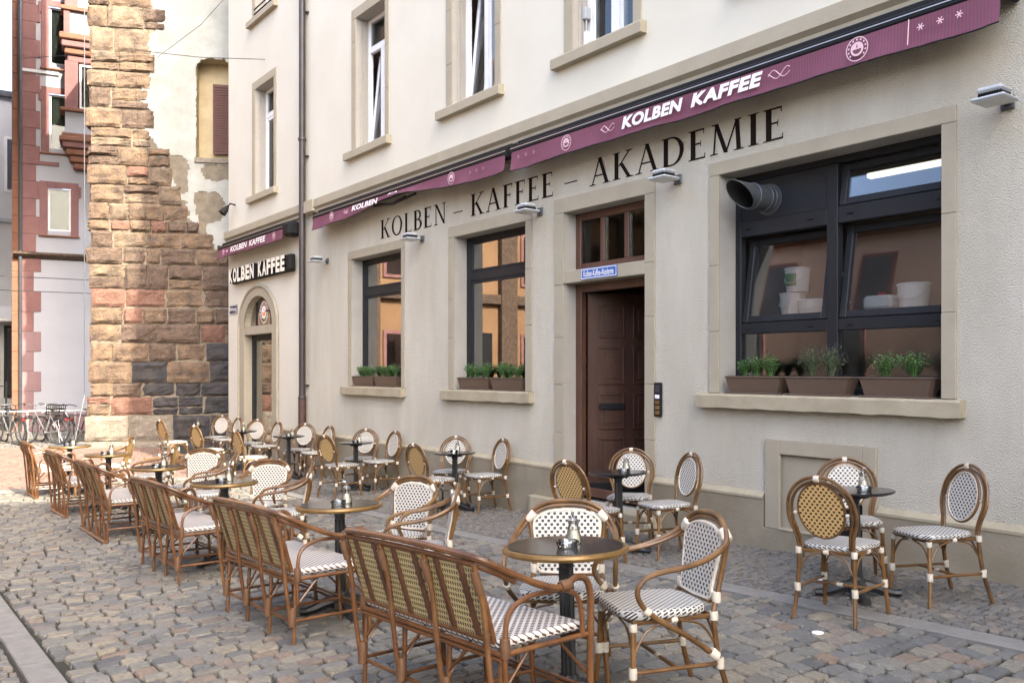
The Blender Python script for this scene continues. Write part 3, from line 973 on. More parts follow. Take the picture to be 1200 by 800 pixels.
# upper windows: white frames with a transom, grey blinds, taupe surrounds
for k, (u0, u1, z0, z1) in enumerate(UPW):
    lw = .16 if u0 > -14 else .17
    so_ = surround('window_surround', (u0 - lw, u1 + .13, z0, z1 + .17), (u0, u1, z0, z1), depth=.30)
    sill(so_, u0 - lw - .16, u1 + .20, z0 - .135, z0 - .003, .10, 'trim', False)
    wf = frame_rect(cafe, 'window_frame', u0, u1, z0, z1, .065, .22, .29, 'white_frame')
    zt = z0 + 1.66
    MB().box(u0 + .066, .222, zt, u1 - .066, .288, zt + .11, .005).build('transom_bar', 'white_frame', wf)
    xm = (u0 + u1) / 2
    pane(wf, u0 + .06, u1 - .06, zt + .11, z1 - .06, .25)
    MB().box(xm - .045, .215, z0 + .066, xm + .045, .285, zt - .001, .005).build('mullion', 'white_frame', wf)
    for q, (xa, xb) in enumerate(((u0 + .066, xm - .046), (xm + .046, u1 - .066))):
        h = zt - z0 - .07
        s = MB()
        w_ = xb - xa
        s.box(0, -.015, 0, .055, .03, h, .005)
        s.box(w_ - .055, -.015, 0, w_, .03, h, .005)
        s.box(.055, -.014, 0, w_ - .055, .029, .055, .005)
        s.box(.055, -.014, h - .055, w_ - .055, .029, h, .005)
        s = s.build('sash', 'white_frame', wf)
        s.location = (xa, .245, z0 + .068)
        if q == 0 and k in (1, 2): s.rotation_euler = (-R(6), 0, 0)
        pane(s, .05, w_ - .05, .05, h - .05, .002)
    MB().box(u0 + .02, .45, z0, xm, .455, z1).build('blind', 'curtain', wf)
    MB().box(xm + .05, .46, z0, u1 - .02, .465, z1).build('curtain', 'brown_curtain' if k in (2, 3) else 'curtain', wf)
    for yy in (.07, .13):
        MB().box(u0 + .0012, yy, z0 + .005, u0 + .014, yy + .035, z1 - .01, .003).build('shutter_rail', 'reveal', so_)
    if k == 3:
        MB().box(u0 + .016, .12, z0 + .42, u0 + .08, .21, z0 + .56, .006).build('junction_box', 'lamp_grey', so_)
        MB().box(u0 + .016, .14, z0 + .01, u0 + .07, .2, z0 + .28, .006).build('junction_box', 'white_frame', so_)
        b = MB(); b.tube([(u0 + .04, .165, z0 + .28), (u0 + .045, .165, z0 + .42)], .012, 6); b.build('conduit', 'lamp_grey', so_)
    if k == 4:
        gr = MB()
        for zz in (.06, .16):
            gr.box(u0 + .01, -.05, z0 + zz, u1 - .01, -.03, z0 + zz + .02)
        gr.build('window_guard', 'alu_black', so_)

# downpipe
dp = thing('downpipe', 'dark round downpipe running down the facade between the two awnings', 'downpipe', (XP, 0, 0))
b = MB(); b.tube([(0, -.10, 17.4), (0, -.10, 1.1)], .062, 14); b.build('pipe', 'pipe_dark', dp, True)
b = MB(); b.tube([(0, -.10, 1.1), (0, -.10, -.29)], .074, 14); b.build('standpipe', 'pipe_rust', dp, True)
for z in (1.05, 5.9, 8.6, 11.5):
    b = MB(); b.lathe([(.074, 0), (.078, .01), (.078, .05), (.074, .06)], 14, (0, -.10, z)); b.build('pipe_collar', 'pipe_dark', dp, True)
for z in (1.3, 5.6, 8.3):
    MB().box(-.015, -.06, z, .09, .0, z + .03, .003).build('pipe_bracket', 'pipe_dark', dp)

# painted name on the wall: serif capitals
def serif(ch):
    S, T, Q = [], .055, .045                       # list of polygons (x, z) in cap heights
    st_, th, sf = .148, .055, .045
    def rect(x0, z0, x1, z1): S.append([(x0, z0), (x1, z0), (x1, z1), (x0, z1)])
    def foot(xc, z, w_=.15):                        # bracketed serif
        d = 1 if z < .5 else -1
        S.append([(xc - w_, z), (xc + w_, z), (xc + w_, z + d * .022), (xc + .07, z + d * sf), (xc - .07, z + d * sf), (xc - w_, z + d * .022)])
    def stem(xc, w_=None):
        w_ = w_ or st_
        rect(xc - w_ / 2, .01, xc + w_ / 2, .99); foot(xc, 0); foot(xc, 1)
    def diag(x0, z0, x1, z1, w_): S.append([(x0 - w_ / 2, z0), (x0 + w_ / 2, z0), (x1 + w_ / 2, z1), (x1 - w_ / 2, z1)])
    def bowl(x0, xr, z0, z1, wt, full=False):
        zc, rz = (z0 + z1) / 2, (z1 - z0) / 2
        rx = xr - x0
        a0_, n = (-PI / 2, 16) if not full else (0, 30)
        span = PI if not full else 2 * PI
        for k in range(n):
            p = []
            for t_ in (a0_ + span * k / n, a0_ + span * (k + 1) / n):
                p.append((math.cos(t_), math.sin(t_)))
            (c0_, s0), (c1_, s1) = p
            S.append([(x0 + rx * c0_, zc + rz * s0), (x0 + rx * c1_, zc + rz * s1),
                      (x0 + (rx - wt) * c1_, zc + (rz - th) * s1), (x0 + (rx - wt) * c0_, zc + (rz - th) * s0)])
    def tick(x, z, d): S.append([(x, z), (x + .02, z), (x + .035, z + d * .17), (x + .01, z + d * .17)])
    def efl(top=True, mid=True, bot=False, w_=.50):
        stem(.16)
        if top: rect(.16, 1 - th, w_, 1); tick(w_ - .035, 1, -1)
        if mid: rect(.16, .5, w_ - .1, .5 + th); S.append([(w_ - .12, .42), (w_ - .1, .42), (w_ - .09, .62), (w_ - .11, .62)])
        if bot: rect(.16, 0, w_ + .03, th); tick(w_ + .0, 0, 1)
    if ch == 'K':
        stem(.16); diag(.25, .47, .62, .97, .06); diag(.62, .02, .33, .58, .13); foot(.64, 0, .14); foot(.62, 1, .13); W = .76
    elif ch == 'O': bowl(.42, .80, -.015, 1.015, .125, True); W = .84
    elif ch == 'L': efl(False, False, True, .50); W = .56
    elif ch == 'B':
        stem(.16); bowl(.30, .54, .5, 1, .11); bowl(.30, .60, 0, .5 + th, .12)
        rect(.16, 1 - th, .31, 1); rect(.16, .5, .31, .5 + th); rect(.16, 0, .31, th); W = .62
    elif ch == 'E': efl(True, True, True); W = .57
    elif ch == 'F': efl(); W = .53
    elif ch == 'N':
        rect(.14, .01, .19, .99); rect(.66, .01, .71, .99); foot(.165, 0, .13); foot(.13, 1, .12); foot(.685, 1, .13); diag(.69, .0, .18, 1.0, .12); W = .82
    elif ch == 'A':
        diag(.12, .02, .40, 1.02, .05); diag(.68, .02, .40, 1.02, .13); rect(.22, .32, .57, .32 + th); foot(.12, 0, .12); foot(.67, 0, .15); W = .80
    elif ch == 'D':
        stem(.16); bowl(.34, .74, 0, 1, .13); rect(.16, 1 - th, .35, 1); rect(.16, 0, .35, th); W = .78
    elif ch == 'M':
        diag(.13, .02, .19, .98, .05); diag(.48, .0, .20, 1.0, .12); diag(.48, .0, .78, 1.0, .05); diag(.84, .02, .79, .98, .12)
        foot(.13, 0, .12); foot(.84, 0, .15); foot(.16, 1, .1); foot(.82, 1, .1); W = .99
    elif ch == 'I': stem(.16); W = .32
    elif ch == '-': rect(0, .34, .42, .385); W = .42
    return S, W
def serif_word(word, x0, x1, z0, h):
    W = [serif(c)[1] for c in word]
    tot = sum(W) * h
    sx = 1.0
    gap = (x1 - x0 - tot) / max(1, len(word) - 1) if len(word) > 1 else 0
    if gap > .12 * h and len(word) > 1:
        sx = (x1 - x0 - .12 * h * (len(word) - 1)) / tot
        gap = .12 * h
    if len(word) == 1: sx = (x1 - x0) / tot
    x = x0
    for c, w_ in zip(word, W):
        b = MB()
        for i, pl in enumerate(serif(c)[0]):
            b.add([(x + p[0] * h * sx, -.0035 - .00015 * i, z0 + p[1] * h) for p in pl], [tuple(range(len(pl)))])
        b.build('letter', 'letter', cafe, fix=False)
        x += w_ * h * sx + gap
serif_word('KOLBEN', -12.563, -10.583, 3.718, .30)
serif_word('-', -10.394, -10.158, 3.718, .30)
serif_word('KAFFEE', -9.967, -8.161, 3.718, .30)
serif_word('-', -7.962, -7.73, 3.718, .30)
serif_word('AKADEMIE', -7.516, -4.86, 3.718, .30)

# ------------------------------------------------------------------ awnings
def awning(x0, x1, label, prof=None, drop=.30):
    t = thing('awning', label, 'awning', ((x0 + x1) / 2, -.28, 4.3), 0, 'burgundy awnings over the ground floor')
    X0, X1 = x0 - t.location.x, x1 - t.location.x
    dx, dz = t.location.x, 4.3
    b = MB()
    b.box(X0 - .01, -.005, .0, X1 + .01, .22, .075, .012)
    b.build('cassette', 'alu_black', t)
    b = MB(); b.box(X0 - .01, -.010, .038, X1 + .01, -.0055, .046); b.build('cassette_line', 'alu_line', t)
    b = MB(); b.box(X0, .10, .078, X1, .24, .16, .01); b.build('roller_tube', 'alu_black', t)
    n = int((x1 - x0) / .07)
    b = MB()
    vs = []
    rr = random.Random(int(abs(x0) * 10))
    ph = rr.uniform(0, 6)
    lo_list = []
    for k in range(n + 1):
        x = X0 + (X1 - X0) * k / n
        lo = (prof(x + dx) if prof else 4.07) - dz
        lo += .006 * math.sin(x * 2.3 + ph) + .003 * math.sin(x * 7 + ph)
        for q in range(5):
            f_ = q / 4
            y_ = .002 - .014 * f_ * math.sin(x * 5.1 + ph) - .016 * f_ * f_ + .006 * f_ * math.sin(x * 13 + q) + .004 * f_ * math.sin(x * 31 + ph)
            vs.append((x, y_, -.002 + (lo + .002) * f_))
        lo_list.append((x, vs[-1][1], vs[-1][2]))
    b.add(vs, [(k * 5 + q, k * 5 + 5 + q, k * 5 + 6 + q, k * 5 + 1 + q) for k in range(n) for q in range(4)])
    v = b.build('valance', 'burgundy', t, True, fix=False)
    b = MB(); b.tube(lo_list, .006, 5); b.build('hem', 'alu_black', t)
    for x in (X0, X1):
        MB().box(x - .02, .0, -.03, x + .02, .26, .11, .008).build('end_bracket', 'alu_black', t)
    return t, dx, dz
def flourish(t, x, z, s, y=-.046):
    for k, sg in enumerate((1, -1)):
        b = MB()
        pts = []
        for i in range(26):
            q = i / 25
            pts.append((x + sg * s * (q * 1.6 - .8) , y, z + s * .33 * math.sin(q * 2 * PI * 1.0 + (0 if sg > 0 else .8)) * (1 - .4 * q)))
        b.tube(pts, .004, 4)
        b.build('flourish', 'print_pink', t)
def star(t, x, z, s, y=-.046, m='print_pink'):
    b = MB()
    for k in range(3):
        a = PI * k / 3
        c, q = math.cos(a) * s, math.sin(a) * s
        d, e_ = -math.sin(a) * s * .14, math.cos(a) * s * .14
        b.add([(x - c - d, y - k * .0003, z - q - e_), (x + c - d, y - k * .0003, z + q - e_), (x + c + d, y - k * .0003, z + q + e_), (x - c + d, y - k * .0003, z - q + e_)], [(0, 1, 2, 3)])
    b.build('asterisk_print', m, t, fix=False)
t, dx, dz = awning(-8.655, -2.862, 'long burgundy awning with white cafe name over the door and kitchen window')
YV = -.046
text('awning_lettering', 'KOLBEN', -6.653 - dx, -5.80 - dx, 4.135 - dz, 4.262 - dz, YV, 'print_white', t, .22, .045, space=1.08)
text('awning_lettering', 'KAFFEE', -5.70 - dx, -4.86 - dx, 4.135 - dz, 4.262 - dz, YV, 'print_white', t, .22, .045, space=1.08)
emblem(t, -7.553 - dx, YV, 4.185 - dz, .088, 'print_pink', 'burgundy')
emblem(t, -3.944 - dx, YV, 4.185 - dz, .098, 'print_pink', 'burgundy')
flourish(t, -6.87 - dx, 4.19 - dz, .13)
flourish(t, -4.69 - dx, 4.19 - dz, .14)
for x in (-8.45, -8.3, -8.15, -3.42, -3.27, -3.13): star(t, x - dx, 4.2 - dz, .028, m='print_pink' if x > -5 else 'print_dim')
b = MB(); b.tube([(-3.52 - dx, -.03, 4.29 - dz), (-3.52 - dx, -.05, 4.09 - dz)], .004, 4); b.build('seam', 'print_pink', t)
def prof2(x):
    k = [(-14.57, 4.10), (-13.2, 4.11), (-12.4, 4.17), (-11.95, 4.245), (-11.5, 4.25), (-10.9, 4.19), (-10.2, 4.115), (-9.5, 4.09), (-8.78, 4.09)]
    for (a, za), (c, zc) in zip(k, k[1:]):
        if x <= c: return za + (zc - za) * (x - a) / (c - a)
    return 4.09
t, dx, dz = awning(-14.57, -8.785, 'middle burgundy awning with its valance rolled up and twisted near the centre', prof2)
text('awning_lettering', 'KOLBEN', -12.95 - dx, -12.05 - dx, 4.19 - dz, 4.275 - dz, YV, 'print_white', t, .25, .04, space=1.05)
text('awning_lettering', 'KA', -11.75 - dx, -11.45 - dx, 4.258 - dz, 4.285 - dz, YV, 'print_white', t, .4, .02)
emblem(t, -13.70 - dx, YV, 4.215 - dz, .08, 'print_pink', 'burgundy')
emblem(t, -9.957 - dx, YV, 4.205 - dz, .085, 'print_pink', 'burgundy')
flourish(t, -13.15 - dx, 4.21 - dz, .1)
for x in (-9.5, -9.35, -9.2): star(t, x - dx, 4.2 - dz, .025, m='print_dim')
for xa, xb in ((-12.35, -11.2), (-12.2, -11.5)):
    b = MB(); b.tube([(xa - dx, .05, 4.20 - dz), ((xa + xb) / 2 - dx, .09, 4.155 - dz), (xb - dx, .13, 4.22 - dz)], .018, 8); b.build('folding_arm', 'alu_black', t)
t, dx, dz = awning(-19.73, -15.95, 'short burgundy awning with white cafe name at the corner over the arched door', lambda x: 4.10)
text('awning_lettering', 'KOLBEN', -18.75 - dx, -17.75 - dx, 4.15 - dz, 4.27 - dz, YV, 'print_white', t, .18, .03, space=1.05)
text('awning_lettering', 'KAFFEE', -17.62 - dx, -16.72 - dx, 4.15 - dz, 4.27 - dz, YV, 'print_white', t, .18, .03, space=1.05)
emblem(t, -16.28 - dx, YV, 4.2 - dz, .08, 'print_pink', 'burgundy')
emblem(t, -19.2 - dx, YV, 4.2 - dz, .07, 'print_pink', 'burgundy')
flourish(t, -18.98 - dx, 4.2 - dz, .08)
mb_ = MB(); mb_.box(-15.93, -.30, 4.14, -15.62, -.02, 4.42, .05)
o = mb_.build('awning_motor', 'alu_black')
tag(o, 'black awning drive box beside the downpipe', 'awning motor')

# raised sign letters over the arched door
t = thing('letter_sign', 'raised ivory cafe name in block letters on a dark sign above the arched door', 'sign', (-17.67, -.06, 3.68))
b = MB()
b.box(-1.68, -.02, -.165, 1.68, .05, .165, .01)
b.build('sign_board', 'alu_black', t)
for wd, xa, xb in (('KOLBEN', -1.64, -.10), ('KAFFEE', .12, 1.55)):
    ww = (xb - xa) / 6
    for i, c in enumerate(wd):
        text('sign_letter', c, xa + i * ww + .015, xa + (i + 1) * ww - .015, -.155, .155, -.11, 'letter_white', t, 0, .045, .085, side='alu_black')
MB().box(1.60, -.11, -.15, 1.80, .0, .15, .02).build('sign_end_box', 'alu_black', t)

# small plates
def plate(name, x0, x1, z0, z1, body, m, label, y=-.03):
    t = thing(name, label, 'sign', ((x0 + x1) / 2, y, (z0 + z1) / 2))
    a, c = (x1 - x0) / 2, (z1 - z0) / 2
    MB().box(-a, -.006, -c, a, .006, c, .003).build('plate', m, t)
    fb = MB()
    for q in ((-a + .008, -c + .008, a - .008, -c + .016), (-a + .008, c - .016, a - .008, c - .008), (-a + .008, -c + .016, -a + .014, c - .016), (a - .014, -c + .016, a - .008, c - .016)):
        fb.box(q[0], -.0075, q[1], q[2], -.005, q[3])
    fb.build('plate_border', 'print_white', t)
    text('plate_lettering', body, -a * .84, a * .84, -c * .55, c * .6, -.0078, 'print_white', t, 0, .008)
plate('name_plate', -7.635, -7.035, 2.648, 2.775, 'Kolben-Kaffee-Akademie', 'blue', 'blue enamel name plate on the stone beam above the wooden door', -.024)
plate('street_sign', -19.72, -19.22, 2.86, 3.06, 'Rathausg.', 'navy', 'small dark blue street sign on the corner beside the arched door', -.012)
t = thing('intercom_panel', 'black intercom panel with bell buttons right of the wooden door', 'intercom', (-6.425, -.012, 1.29))
MB().box(-.058, -.014, -.18, .058, .012, .18, .01).build('panel', 'alu_black', t)
for k, z in enumerate((.03, -.03, -.085, -.14)):
    MB().box(-.032, -.02, z - .02, .032, -.0145, z + .02, .003).build('bell_button', 'print_white' if k == 0 else 'brass', t)
b = MB()
for k in range(5): b.box(-.035, -.0165, .08 + k * .016, .035, -.0145, .088 + k * .016)
b.build('speaker_grille', 'zinc', t)

# flood lamps under the awnings
def flood(x, label):
    t = thing('flood_lamp', label, 'lamp', (x, 0, 3.56), 0, 'grey flood lamps on the facade')
    MB().box(-.12, -.34, -.03, .12, -.10, -.005, .01).build('lamp_body', 'lamp_grey', t)
    MB().box(-.105, -.325, -.036, .105, -.115, -.0305, .004).build('lamp_glass', 'lamp_glass', t)
    MB().box(-.09, -.31, .03, .09, -.13, .07, .015).build('driver_box', 'lamp_grey', t)
    b = MB()
    for k in range(9): b.box(-.08 + k * .019, -.30, -.004, -.073 + k * .019, -.14, .029)
    b.build('cooling_fins', 'alu_black', t)
    b = MB(); b.box(-.03, -.10, -.02, .03, -.001, .012, .006); b.build('bracket', 'zinc', t)
    MB().box(-.05, -.02, -.05, .05, -.001, .05, .005).build('wall_plate', 'zinc', t)
    for c in t.children: c.rotation_euler = (0, 0, 0)
for x, l in ((-14.55, 'flood lamp just right of the downpipe'), (-11.24, 'flood lamp under the first painted word, between the two tall windows'), (-8.42, 'flood lamp over the right corner of the second tall window'),
             (-6.15, 'flood lamp right of the door under the longest painted word'), (-2.93, 'flood lamp at the far right beyond the kitchen window')):
    flood(x, 'grey ' + l)
t = thing('spot_lamp', 'small black spot lamp high on the corner above the short awning', 'lamp', (-19.36, 0, 5.2))
b = MB(); b.tube([(0, 0, .1), (0, -.12, .12), (0, -.2, .02)], .018, 6); b.build('arm', 'alu_black', t)
b = MB(); b.tube([(0, -.17, .06), (0, -.22, -.02), (0, -.30, -.12)], [.03, .07, .085], 12); b.build('lamp_head', 'alu_black', t, True)

# ------------------------------------------------------------------ flower troughs
def trough(x0, x1, z, y, kind, label):
    L_ = (x1 - x0) / 2
    t = thing('flower_trough', label, 'flower box', ((x0 + x1) / 2, y, z), 0, 'brown herb troughs on the window sills')
    def shell(za, zb, a, c, da, dc, name, m):
        b = MB()
        b.add([(sx * (a + k * da), sy * (c + k * dc), zz) for k, zz in ((0, za), (1, zb)) for sx, sy in ((-1, -1), (1, -1), (1, 1), (-1, 1))],
              [(3, 2, 1, 0), (0, 1, 5, 4), (1, 2, 6, 5), (2, 3, 7, 6), (3, 0, 4, 7), (4, 5, 6, 7)])
        return b.build(name, m, t)
    h = .15
    shell(.012, h, L_ - .05, .065, .035, .02, 'trough', 'planter')
    MB().box(-L_ + .005, -.095, h + .001, L_ - .005, .095, h + .016, .006).build('rim', 'planter', t)
    MB().box(-L_ + .005, -.10, 0, L_ - .005, .10, .012, .004).build('saucer', 'planter', t)
    MB().box(-L_ + .03, -.075, h + .0165, L_ - .03, .075, h + .02).build('soil', 'soil', t)
    rr = random.Random(int((x0 + 30) * 100))
    ncl = {'herb': 3, 'two': 2, 'lav': 2}[kind]
    for c in range(ncl):
        cx = -L_ + .1 + (2 * L_ - .2) * (c + .5) / ncl + rr.uniform(-.02, .02)
        hh = rr.uniform(.15, .23) if kind != 'lav' else .28
        b = MB()
        ns = 80 if kind != 'lav' else 95
        for s_ in range(ns):
            a = rr.uniform(0, 2 * PI)
            sp_ = rr.random() ** .6
            lean = Vector((math.cos(a), math.sin(a) * .7, 0)) * sp_ * min(.12, L_ / ncl * .75)
            base = Vector((cx + math.cos(a) * .03 * sp_, math.sin(a) * .025 * sp_, h + .018))
            H_ = hh * rr.uniform(.55, 1.1) * (1 - .25 * sp_)
            tip = base + lean + Vector((0, 0, H_))
            mid = base + lean * .35 + Vector((0, 0, H_ * .55))
            sd_ = Vector((-math.sin(a), math.cos(a), 0)) * .0022
            b.add([base - sd_, base + sd_, mid + sd_, mid - sd_, tip], [(0, 1, 2, 3), (3, 2, 4)])
            nl = 9
            for q in range(nl):
                f_ = .25 + .75 * q / (nl - 1)
                p = base.lerp(mid, min(1, f_ * 2)) if f_ < .5 else mid.lerp(tip, f_ * 2 - 1)
                aa = a + q * 2.4
                ln = rr.uniform(.018, .034)
                d = Vector((math.cos(aa), math.sin(aa), rr.uniform(.3, .9))).normalized() * ln
                n_ = Vector((-math.sin(aa), math.cos(aa), 0)) * (.0055 if kind != 'lav' else .0036)
                b.add([p, p + d * .5 + n_, p + d, p + d * .5 - n_], [(0, 1, 2, 3)])
            if kind == 'lav' and rr.random() < .5:
                for q in range(4):
                    p = tip + Vector((0, 0, .008 * q - .01))
                    b.add([p + Vector((-.004, 0, 0)), p + Vector((0, -.004, .004)), p + Vector((.004, 0, 0)), p + Vector((0, .004, -.004))], [(0, 1, 2, 3)], 1)
        b.build('lavender' if kind == 'lav' else 'herb', ['leaf2' if kind == 'lav' else 'leaf', 'bloom'], t, fix=False)
trough(-13.55, -12.78, 1.33, .06, 'herb', 'left brown herb trough on the sill of the first tall window')
trough(-12.77, -12.0, 1.33, .06, 'herb', 'right brown herb trough on the sill of the first tall window')
trough(-10.26, -9.49, 1.33, .05, 'herb', 'left brown herb trough on the sill of the second tall window')
trough(-9.47, -8.75, 1.33, .05, 'herb', 'right brown herb trough on the sill of the second tall window')
trough(-5.52, -4.875, 1.375, .04, 'herb', 'herb trough below the vent pipe on the kitchen window sill')
trough(-4.84, -4.19, 1.375, .04, 'lav', 'trough of flowering lavender in the middle of the kitchen window sill')
trough(-4.11, -3.47, 1.375, .04, 'two', 'trough with two separate herb clumps at the right of the kitchen sill')

# ------------------------------------------------------------------ furniture prototypes
def oval(a, b_, n, c=(0, 0, 0)): return [(c[0] + a * math.cos(2 * PI * k / n), c[1], c[2] + b_ * math.sin(2 * PI * k / n)) for k in range(n)]
def seat_mesh(wr, wf, yr, yf, z0, z1, n=28, p=4.5):
    b = MB()
    rings = []
    for (zz, s) in ((z0, .97), (z0 + .008, 1.0), (z1 - .010, 1.0), (z1 - .002, .975), (z1 + .002, .9)):
        pts = []
        for k in range(n):
            t_ = 2 * PI * (k + .5) / n
            c, q = math.cos(t_), math.sin(t_)
            r = (abs(c) ** p + abs(q) ** p) ** (-1 / p)
            yy = q * r
            wx = wr + (wf - wr) * (yy + 1) / 2
            pts.append((c * r * wx * s, (yr + yf) / 2 + yy * (yf - yr) / 2 * s, zz))
        rings.append(pts)
    vs = [p_ for r in rings for p_ in r]
    fs = [tuple(reversed(range(n))), tuple(4 * n + k for k in range(n))]
    for i in range(4):
        for k in range(n):
            fs.append((i * n + k, i * n + (k + 1) % n, (i + 1) * n + (k + 1) % n, (i + 1) * n + k))
    return b.add(vs, fs)
def wrap(par, p, d, r, l=.035, m='binding'):
    p, d = Vector(p), Vector(d).normalized()
    b = MB()
    b.tube([p - d * l / 2, p - d * l * .3, p + d * l * .3, p + d * l / 2], [r * .92, r, r, r * .92], 10)
    b.build('binding', m, par, True)
def lerp(a, b_, t_): return tuple(a[i] + (b_[i] - a[i]) * t_ for i in range(3))
def chair_base(t, wf, wr, yf, yr, zs, m='rattan'):
    legs = {}
    for s in (-1, 1):
        legs['f', s] = [(s * (wf - .025), yf - .03, zs - .012), (s * (wf - .015), yf - .02, zs * .5), (s * (wf - .002), yf, 0)]
        legs['r', s] = [(s * (wr - .005), yr + .0, zs + .0), (s * wr, yr - .02, zs * .5), (s * (wr + .015), yr - .075, 0)]
    for key, P in legs.items():
        b = MB(); b.tube(cr(P, 4), [.0138] * 8 + [.0122], 8)
        b.build('leg', m, t, True)
    zz = .45
    at = lambda key, f_: lerp(legs[key][2], legs[key][1], f_ * 2) if f_ < .5 else lerp(legs[key][1], legs[key][0], f_ * 2 - 1)
    for s in (-1, 1):
        b = MB(); b.tube([at(('f', s), zz), at(('r', s), zz)], .010, 8); b.build('stretcher', m, t, True)
        for k in ('f', 'r'): wrap(t, at((k, s), zz), (0, -.02 if k == 'r' else 0, 1), .020, .05)
        wrap(t, (s * (wf - .025), yf - .03, zs - .03), (0, 0, 1), .019, .035)
        wrap(t, (s * (wr - .003), yr - .004, zs - .012), (0, 0, 1), .020, .04)
    m0, m1 = lerp(at(('f', -1), zz), at(('r', -1), zz), .5), lerp(at(('f', 1), zz), at(('r', 1), zz), .5)
    b = MB(); b.tube([m0, m1], .010, 8); b.build('stretcher', m, t, True)
    wrap(t, (0, (m0[1] + m1[1]) / 2, m0[2]), (1, 0, 0), .013, .04)
    # seat rail and bent braces
    b = MB(); b.tube(cr([(-wf + .03, yf - .035, zs - .012), (wf - .03, yf - .035, zs - .012), (wr - .01, yr + .01, zs - .012), (-wr + .01, yr + .01, zs - .012)], 1, True), .012, 8, True)
    b.build('seat_rail', m, t, True)
    for a, c in ((('f', -1), ('f', 1)), (('f', -1), ('r', -1)), (('f', 1), ('r', 1)), (('r', -1), ('r', 1))):
        pa, pc = at(a, .62), at(c, .62)
        ta, tc = at(a, .97), at(c, .97)
        for p0, q0, q1 in ((pa, ta, tc), (pc, tc, ta)):
            top = lerp(q0, q1, .42)
            mid = lerp(lerp(p0, q0, .62), top, .38)
            b = MB(); b.tube(cr([p0, mid, top], 4), .006, 6); b.build('brace', m, t, True)
        top = lerp(ta, tc, .5)
        wrap(t, (top[0], top[1], zs - .012), tuple(tc[i] - ta[i] for i in range(3)), .016, .03)

def make_side_chair(label):
    t = thing('side_chair', label, 'chair', group='round-backed rattan side chairs along the wall')
    zs = .44
    seat_mesh(.185, .215, -.2, .21, zs, zs + .032).build('seat', 'weave_seat', t, True)
    chair_base(t, .215, .185, .20, -.205, zs)
    yb = lambda z: -.205 - .20 * (z - .45)
    for off, r in ((0, .0115), (.027, .0105)):
        P = []
        for s in (1,):
            hw, top, zc = .222 - off, .905 - off, .69
            P = [(-.178 + off * .7, yb(.45), .45), (-.188 + off * .8, yb(.53), .53), (-hw * .985, yb(.62), .62)]
            for k in range(0, 9):
                a = PI - PI * k / 8
                P.append((hw * math.cos(a), yb(zc + (top - zc) * math.sin(a)), zc + (top - zc) * math.sin(a)))
            P += [(hw * .985, yb(.62), .62), (.188 - off * .8, yb(.53), .53), (.178 - off * .7, yb(.45), .45)]
        b = MB(); b.tube(cr(P, 3), r, 8); b.build('back_hoop', 'rattan', t, True)
    cz, a, c_ = .692, .150, .172
    ring = [(x, yb(z) + .004, z) for x, _, z in oval(a, c_, 36, (0, 0, cz))]
    b = MB(); b.tube(ring, .010, 8, True); b.build('panel_ring', 'rattan', t, True)
    ring2 = [(x, yb(z) + .012, z) for x, _, z in oval(a - .008, c_ - .008, 36, (0, 0, cz))]
    b = MB(); b.tube(ring2, .0045, 6, True); b.build('panel_piping', 'binding', t, True)
    n = 36
    b = MB()
    for y_, mi in ((.008, 0), (-.004, 1)):
        vs = [(x, yb(z) + y_, z) for x, _, z in oval(a - .004, c_ - .004, n, (0, 0, cz))]
        b.add(vs, [tuple(range(n)) if mi == 0 else tuple(reversed(range(n)))], mi)
    b.build('back_panel', ['weave_white', 'weave_tan'], t, fix=False)
    wrap(t, (0, yb(.905), .893), (1, 0, 0), .024, .035)
    for s in (-1, 1):
        b = MB(); b.tube([(s * (a + .006), yb(cz), cz - .02), (s * .196, yb(cz), cz - .02)], .007, 6); b.build('spacer', 'rattan', t, True)
        wrap(t, (s * .17, yb(cz), cz - .02), (1, 0, 0), .012, .02)
    return t

